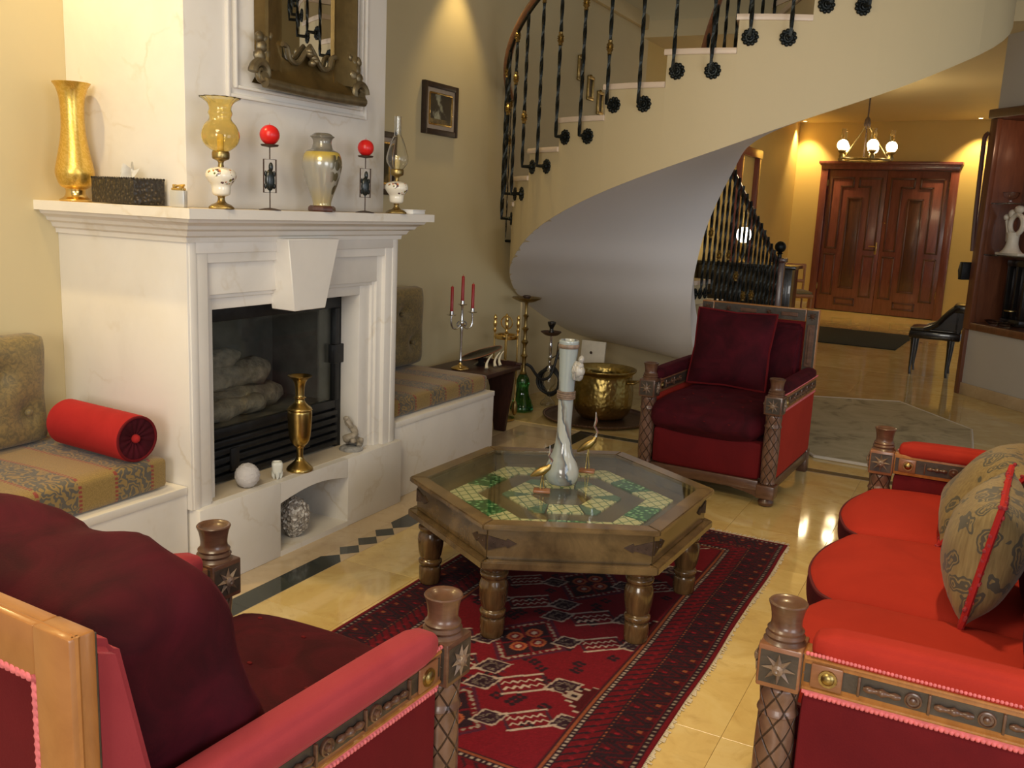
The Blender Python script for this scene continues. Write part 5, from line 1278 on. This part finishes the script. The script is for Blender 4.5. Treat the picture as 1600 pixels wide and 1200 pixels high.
# ------------------------------------------------------------------ on the hearth
ZH = HZ + .0018
b = NB(); ball(b, (0, 0, .050), .050, 40, 26)
for v in b.verts:
    n_ = (v.co - Vector((0, 0, .05))); v.co += n_.normalized() * (.0022 * (noise.noise(n_ * 120)) + .0012 * math.sin(n_.z * 700 + n_.x * 200))
tag(obj('coral_ball', b, simple('grey_coral', (.60, .57, .56), .8, bump=.6, bs=180), loc=(-2.583, 2.722, ZH)), 'pale grey ribbed ball on the left of the hearth', 'ball')
b = NB(); R_ = []
lathe(b, smoothprof([(.012, .018), (.021, .03), (.025, .055), (.024, .068), (.018, .074), (.012, .068), (.004, .066)]), 24, wave=lambda a, z: .10 * math.cos(4 * a))
for a in range(4): tube(b, [(.014 * math.cos(a * PI / 2 + .8), .014 * math.sin(a * PI / 2 + .8), .032), (.016 * math.cos(a * PI / 2 + .8), .016 * math.sin(a * PI / 2 + .8), .014), (.013 * math.cos(a * PI / 2 + .8), .013 * math.sin(a * PI / 2 + .8), .0)], [.010, .008, .004], 8)
tag(obj('tooth_ornament', b, simple('tooth_white', (.72, .73, .66), .35), loc=(-2.569, 2.884, ZH)), 'small white tooth-shaped ornament beside the brass vase on the hearth', 'ornament')
t = thing('brass_vase', 'slender brass vase standing on the hearth before the firebox', 'vase', (-2.575, 3.035, ZH))
lathe(b := NB(), smoothprof([(.056, 0), (.058, .006), (.050, .018), (.026, .040), (.016, .056), (.0145, .07), (.0155, .10), (.020, .108), (.036, .125), (.046, .155), (.051, .22), (.052, .262), (.047, .27), (.052, .275), (.046, .284), (.026, .302), (.020, .318), (.024, .326), (.019, .335), (.022, .38), (.034, .405), (.051, .418), (.053, .421), (.046, .419), (.026, .40), (.018, .37)]), 40); obj('body', b, 'brass', t)
for z_, r_ in ((.273, .0525), (.108, .0205), (.326, .0245)):
    b = NB(); tube(b, [(r_ * math.cos(2 * PI * i / 32), r_ * math.sin(2 * PI * i / 32), z_) for i in range(32)], .0022, 6, closed=True); obj('ring', b, 'brass_bright', t)
t = thing('figurine', 'small stone dragon figurine on the right end of the hearth', 'figurine', (-2.605, 3.44, ZH), .3)
lathe(b := NB(), [(.056, 0), (.058, .006), (.05, .014), (.045, .018)], 20); obj('base', b, 'ceramic_grey', t)
b = NB(); tube(b, smoothprof([(.04, .0, .02), (.03, .02, .04), (-.02, .02, .045), (-.015, -.02, .06), (.02, -.01, .075), (.005, .01, .10), (-.01, .0, .125), (-.022, -.005, .145)]), [.014] * 4 + [.019] * 8 + [.017] * 9 + [.014] * 8, 10); ball(b, (-.024, -.006, .152), (.014, .012, .011)); ball(b, (.05, .0, .05), .014); ball(b, (-.03, .03, .04), .018); ball(b, (.02, -.03, .055), .015)
rough(b, .005, 55); obj('body', b, simple('figure_stone', (.34, .29, .22), .6, var=.3, vs=50), t)
b = NB(); bmesh.ops.create_icosphere(b, subdivisions=4, radius=1.0)
for v in b.verts:
    n_ = v.co.copy(); r_ = 1 + .10 * noise.noise(n_ * 1.5); v.co = Vector((n_.x * .062, n_.y * .062, n_.z * .088)) * r_; f = abs(noise.noise(n_ * 7)) * .010 + abs(noise.noise(n_ * 15 + Vector((3, 1, 2)))) * .007; v.co += n_ * f; v.co.z += .088
g = G('crystal_rock'); v_ = g.n('TexVoronoi', {'feature': 'F1'}, 1, Vector=g.co, Scale=90.0); g.bump(g.n('TexVoronoi', {'feature': 'F1'}, 0, Vector=g.co, Scale=90.0), .8, .01)
M['crystal'] = g.set(Base_Color=g.ramp(g.n('SeparateColor', None, 0, Color=v_), [(.2, (.26, .23, .20)), (.6, (.46, .42, .37)), (.9, (.75, .72, .68))]), Roughness=.25, Specular_IOR_Level=.7)
tag(obj('crystal_rock', b, 'crystal', loc=(-2.60, 3.03, .0242), smooth=20), 'rough glittering grey rock in the arched niche under the hearth', 'rock')

# ------------------------------------------------------------------ pictures on the wall
def picture(label, y, z, w, h):
    t = thing('framed_picture', label, 'picture', (XW, y, z)); fw_ = .034
    b = NB(); box(b, (0, -w / 2, -h / 2), (.028, -w / 2 + fw_, h / 2), .003); box(b, (0, w / 2 - fw_, -h / 2), (.028, w / 2, h / 2), .003); box(b, (.0002, -w / 2 + .001, h / 2 - fw_), (.0275, w / 2 - .001, h / 2), .003); box(b, (.0002, -w / 2 + .001, -h / 2), (.0275, w / 2 - .001, -h / 2 + fw_), .003); obj('frame', b, 'frame_dark', t)
    obj('slip', box(NB(), (.001, -w / 2 + .03, -h / 2 + .03), (.016, w / 2 - .03, h / 2 - .03)), 'linen_mat', t, smooth=0)
    b = NB(); iw, ih = w / 2 - .068, h / 2 - .064
    for s in (-1, 1): box(b, (.012, s * iw - .006, -ih), (.022, s * iw + .006, ih), .002); box(b, (.012, -iw, s * ih - .006), (.022, iw, s * ih + .006), .002)
    obj('gilt_fillet', b, 'brass_bright', t); obj('painting', box(NB(), (.010, -iw, -ih), (.018, iw, ih)), 'painting', t, smooth=0)
picture('small landscape painting in a dark frame on the wall right of the chimney', 5.125, 2.085, .40, .315)
picture('second framed landscape half hidden behind the chimney breast', 4.43, 1.72, .42, .36)

# ------------------------------------------------------------------ corner by the stairs
t = thing('side_table', 'dark wooden low table with flat tapering legs at the end of the right bench', 'side table', (-2.93, 5.13, 0))
box(b := NB(), (-.22, -.30, .435), (.22, .30, .462), .004); obj('top', b, 'dark_plank', t)
for s in (-1, 1):
    b = NB(); prism(b, [(-.06, .435 if s < 0 else .487), (.185, .435 if s < 0 else .487), (.165, .30), (.125, .0), (.045, .0), (.0, .30)], s * .285 - .014, s * .285 + .014, 'y')
    for v in b.verts: v.co.y += 0
    obj('leg', b, 'dark_plank', t, smooth=0)
for s in (-1, 1): obj('rim', box(NB(), (-.22, s * .30 - .012, .462), (.22, s * .30 + .012, .478), .003), 'dark_plank', t)
cd = thing('candelabra', 'silver gilt three-armed candelabra with dark red candles on the dark side table', 'candelabra', (-2.955, 5.04, .4622), math.radians(60))
lathe(b := NB(), smoothprof([(.056, 0), (.058, .006), (.045, .016), (.018, .026), (.010, .045)]), 26, wave=lambda a, z: .05 * math.cos(10 * a) if z < .01 else 0); obj('base', b, 'brass_bright', cd)
b = NB(); lathe(b, smoothprof([(.010, .04), (.014, .055), (.008, .07), (.008, .20), (.011, .26), (.009, .28), (.016, .30), (.010, .32), (.008, .40), (.014, .41)], 2), 14); obj('stem', b, 'silver', cd)
arms = [(0, 0, .41)]
for s, zz in ((-1, .345), (1, .36)):
    b = NB(); tube(b, smoothprof([(0, 0, .30), (s * .03, 0, .265), (s * .065, 0, .27), (s * .078, 0, .31), (s * .076, 0, zz)]), .0055, 8); tube(b, smoothprof([(s * .02, 0, .31), (s * .035, 0, .295), (s * .03, 0, .28), (s * .018, 0, .285)]), .004, 6); obj('arm', b, 'silver', cd); arms.append((s * .076, 0, zz))
for i, (x, y, z) in enumerate(arms):
    lathe(b := NB(), [(.006, 0), (.030, .006), (.031, .010), (.014, .012), (.013, .032), (.010, .032)], 18, T(x, y, z)); obj('drip_pan', b, 'silver', cd)
cdm = T(-2.955, 5.04, .4622) @ RZ(math.radians(60))
for (x, y, z), lab in zip(arms, ('middle', 'left', 'right')):
    b = NB(); lathe(b, [(.0105, 0), (.0095, .15), (.006, .155), (.0006, .157)], 14); tube(b, [(0, 0, .155), (.001, 0, .165)], .0012, 5)
    p = cdm @ Vector((x, y, z + .0325)); tag(obj('taper_candle', b, 'candle_taper', loc=tuple(p)), '%s dark red taper candle of the candelabra on the side table' % lab, 'candle', 'candelabra candles')
t = thing('leaf_dish', 'dark flat leaf-shaped dish tilted on the dark side table', 'dish', (-2.93, 5.27, .463), .0)
b = NB(); n = 20; DMX = T(0, 0, .055) @ RZ(math.radians(68)) @ RY(math.radians(-12)); rs = []
for k_, (q, zz) in enumerate(((.0, 0), (.4, .002), (.75, .008), (1.0, .022), (.98, .026), (.72, .013), (.38, .007), (.0, .005))):
    rs.append([(max(q, .003) * .155 * math.cos(2 * PI * i / n) * (1 + .12 * math.cos(4 * PI * i / n)), max(q, .003) * .070 * math.sin(2 * PI * i / n), zz) for i in range(n)])
rings(b, rs, m=DMX); obj('body', b, 'ebony', t); b = NB(); tube(b, [DMX @ Vector((.155 * 1.12 * math.cos(2 * PI * i / 30) * (1 + .0), .071 * math.sin(2 * PI * i / 30), .024)) for i in range(30)], .004, 6, closed=True); obj('rim', b, 'edge_wood', t); lathe(b := NB(), [(.05, -.0), (.02, .02), (.03, .052)], 14); obj('foot', b, 'ebony', t)
for i, (x, y, a, lab) in enumerate(((-2.80, 5.16, .2, 'nearest'), (-2.80, 5.27, .5, 'middle'), (-2.80, 5.33, .8, 'farthest'))):
    b = NB(); m = RZ(a); tube(b, [m @ Vector(p) for p in smoothprof([(-.02, -.015, .002), (-.025, .0, .03), (-.012, .01, .065), (.01, .012, .095)])], [.012 - .0008 * k for k in range(13)], 10)
    q = min(v.co.z for v in b.verts); bmesh.ops.translate(b, vec=(0, 0, -q), verts=b.verts)
    tag(obj('horn_ornament', b, simple('ivory_horn', (.80, .72, .52), .3) if i == 0 else bpy.data.materials['ivory_horn'], loc=(x, y, .4625)), '%s of three curved ivory horn ornaments on the dark side table' % lab, 'ornament', 'ivory horns')
# fire irons
ft = thing('fireplace_tools', 'polished brass fire iron stand between the side table and tall hookah', 'fire irons', (-2.985, 5.72, 0))
b = NB(); lathe(b, [(.085, 0), (.085, .012), (.03, .02), (.012, .03)], 24); obj('base', b, 'brass', ft)
b = NB(); tube(b, [(0, 0, .02), (0, 0, .70)], .010, 10); ball(b, (0, 0, .61), .018); ball(b, (0, 0, .72), (.013, .013, .02)); tube(b, [(.045 * math.cos(2 * PI * i / 20), 0, .70 + .045 * math.sin(2 * PI * i / 20)) for i in range(20)], .005, 6, closed=True); obj('stem', b, 'brass_bright', ft)
b = NB(); lathe(b, [(.078, .585), (.084, .592), (.084, .612), (.078, .617), (.06, .612), (.06, .592)], 26, wave=lambda a, z: .03 * math.cos(10 * a)); box(b, (-.08, -.006, .597), (.08, .006, .607)); box(b, (-.006, -.08, .597), (.006, .08, .607)); obj('crown', b, 'brass_bright', ft)
for i in range(4):
    a = i * PI / 2 + .5; x, y = .082 * math.cos(a), .082 * math.sin(a)
    b = NB(); tube(b, [(x, y, .10), (x, y, .64)], .006, 8); lathe(b, smoothprof([(.006, .63), (.013, .645), (.007, .66), (.014, .69), (.009, .715), (.013, .735), (.004, .755)], 2), 12, T(x, y, 0)); o = obj('tool', b, 'brass_bright', ft)
    b = NB()
    if i % 2: box(b, (x - .035, y - .006, .03), (x + .035, y + .006, .12), .004)
    else: ball(b, (x, y, .085), (.022, .022, .055), 10, 8)
    obj('tool_head', b, 'brass_old', o)
# tall hookah
hk = thing('hookah', 'tall brass hookah with green glass base by the wall', 'hookah', (-3.0, 6.05, 0))
prof = smoothprof([(.072, .002), (.085, .01), (.088, .03), (.072, .075), (.050, .13), (.045, .18), (.052, .22), (.040, .26), (.024, .285)]); lathe(b := NB(), prof, 30, wave=lambda a, z: .05 * math.cos(8 * a)); obj('glass_base', b, 'green_glass', hk)
b = NB(); lathe(b, smoothprof([(.026, .282), (.030, .29), (.018, .31), (.016, .40), (.028, .42), (.016, .44), (.014, .50), (.028, .525), (.014, .545), (.013, .60), (.026, .625), (.013, .64), (.012, .70), (.022, .72), (.011, .735), (.011, .80), (.018, .82)], 3), 20); obj('stem', b, 'brass_old', hk)
lathe(b := NB(), smoothprof([(.010, .815), (.06, .826), (.105, .85), (.102, .854), (.058, .834), (.012, .824)], 3), 28, wave=lambda a, z: .06 * math.cos(8 * a) if z > .838 else 0); obj('ash_tray', b, 'brass_old', hk); lathe(b := NB(), smoothprof([(.012, .82), (.020, .845), (.030, .862), (.024, .87), (.004, .862)], 2), 16); obj('bowl', b, 'rust', hk)
b = NB(); tube(b, smoothprof([(.02, .0, .36), (.05, .02, .34), (.075, .05, .29), (.10, .10, .24), (.135, .17, .25), (.15, .21, .32), (.16, .24, .40), (.175, .26, .46), (.22, .30, .505), (.26, .34, .50), (.265, .34, .46), (.22, .30, .42), (.17, .25, .385)]), .011, 8); obj('hose', b, 'rubber', hk)
# small hookah
h2 = thing('hookah', 'small chrome and clear glass hookah with black coiled hose', 'hookah', (-2.93, 6.36, 0))
prof = smoothprof([(.048, .002), (.060, .008), (.050, .03), (.022, .06), (.017, .10), (.024, .13), (.052, .17), (.058, .21), (.045, .25), (.022, .275)]); prof = prof + [(max(r - .003, .001), z + .001) for r, z in prof[::-1]]; lathe(b := NB(), prof, 26, cap=False); obj('glass_base', b, 'glass', h2)
b = NB(); lathe(b, smoothprof([(.020, .272), (.026, .28), (.014, .30), (.013, .36), (.020, .375), (.013, .39), (.015, .46), (.011, .50), (.011, .56)], 3), 18); tube(b, [(.01, 0, .37), (.05, .01, .40), (.06, .01, .50)], .006, 6); obj('stem', b, 'chrome', h2)
lathe(b := NB(), smoothprof([(.010, .545), (.05, .552), (.078, .575), (.075, .578), (.048, .558), (.012, .553)], 3), 26, wave=lambda a, z: .05 * math.cos(7 * a) if z > .562 else 0); obj('ash_tray', b, 'copper', h2)
lathe(b := NB(), smoothprof([(.012, .55), (.022, .575), (.014, .60), (.030, .635), (.032, .652), (.022, .655), (.004, .645)], 3), 18); obj('bowl', b, 'ebony', h2)
b = NB()
for kq in range(3): tube(b, [((.072 + .012 * kq) * math.cos(2 * PI * i / 28), .03 - .02 * kq, .19 + (.115 - .012 * kq) * math.sin(2 * PI * i / 28)) for i in range(28)], .011, 8, closed=True)
obj('hose', b, 'rubber', h2)
# brass cauldron on a copper tray
ty = tag(obj('copper_tray', lathe(NB(), smoothprof([(.004, .002), (.32, .002), (.37, .012), (.395, .022), (.400, .022), (.385, .006), (.32, -.004), (.004, -.004)], 2), 64, T(0, 0, .0045)), 'copper', loc=(-2.44, 6.17, 0)), 'large round dark copper tray on the floor under the brass cauldron', 'tray')
b = NB()
for i in range(110): ball(b, (.388 * math.cos(2 * PI * i / 110), .388 * math.sin(2 * PI * i / 110), .026), (.008, .008, .005), 6, 4)
o = obj('beaded_rim', b, 'copper', ty)
ca = thing('brass_cauldron', 'large hammered brass cauldron on the copper tray', 'cauldron', (-2.42, 6.22, .0068))
lathe(b := NB(), smoothprof([(.12, .0), (.155, .006), (.195, .045), (.216, .11), (.220, .19), (.212, .27), (.206, .315), (.212, .335), (.232, .352), (.236, .365), (.228, .366), (.205, .34), (.196, .30), (.205, .2), (.18, .05), (.1, .02), (.005, .016)]), 48); obj('body', b, 'hammered', ca)
for s in (-1, 1):
    b = NB(); tube(b, smoothprof([(s * .205, -.05, .285), (s * .25, -.045, .29), (s * .262, 0, .30), (s * .25, .045, .29), (s * .205, .05, .285)]), .009, 8); obj('handle', b, 'brass_old', ca)
t = thing('stone_plate', 'pale square plate leaning on the low curved wall behind the cauldron', 'plate', (-2.80, 6.90, .22))
b = NB(); box(b, (-.105, -.012, .0), (.105, .012, .24), .004, RX(math.radians(-6))); obj('plate', b, 'plate', t); lathe(b := NB(), [(.012, .004), (.006, .016)], 10, T(0, -.03, .15) @ RX(PI / 2)); obj('stud', b, 'rust', t); box(b := NB(), (-.04, -.005, -.22), (.04, .06, .005), .003); obj('stand', b, 'plate', t)
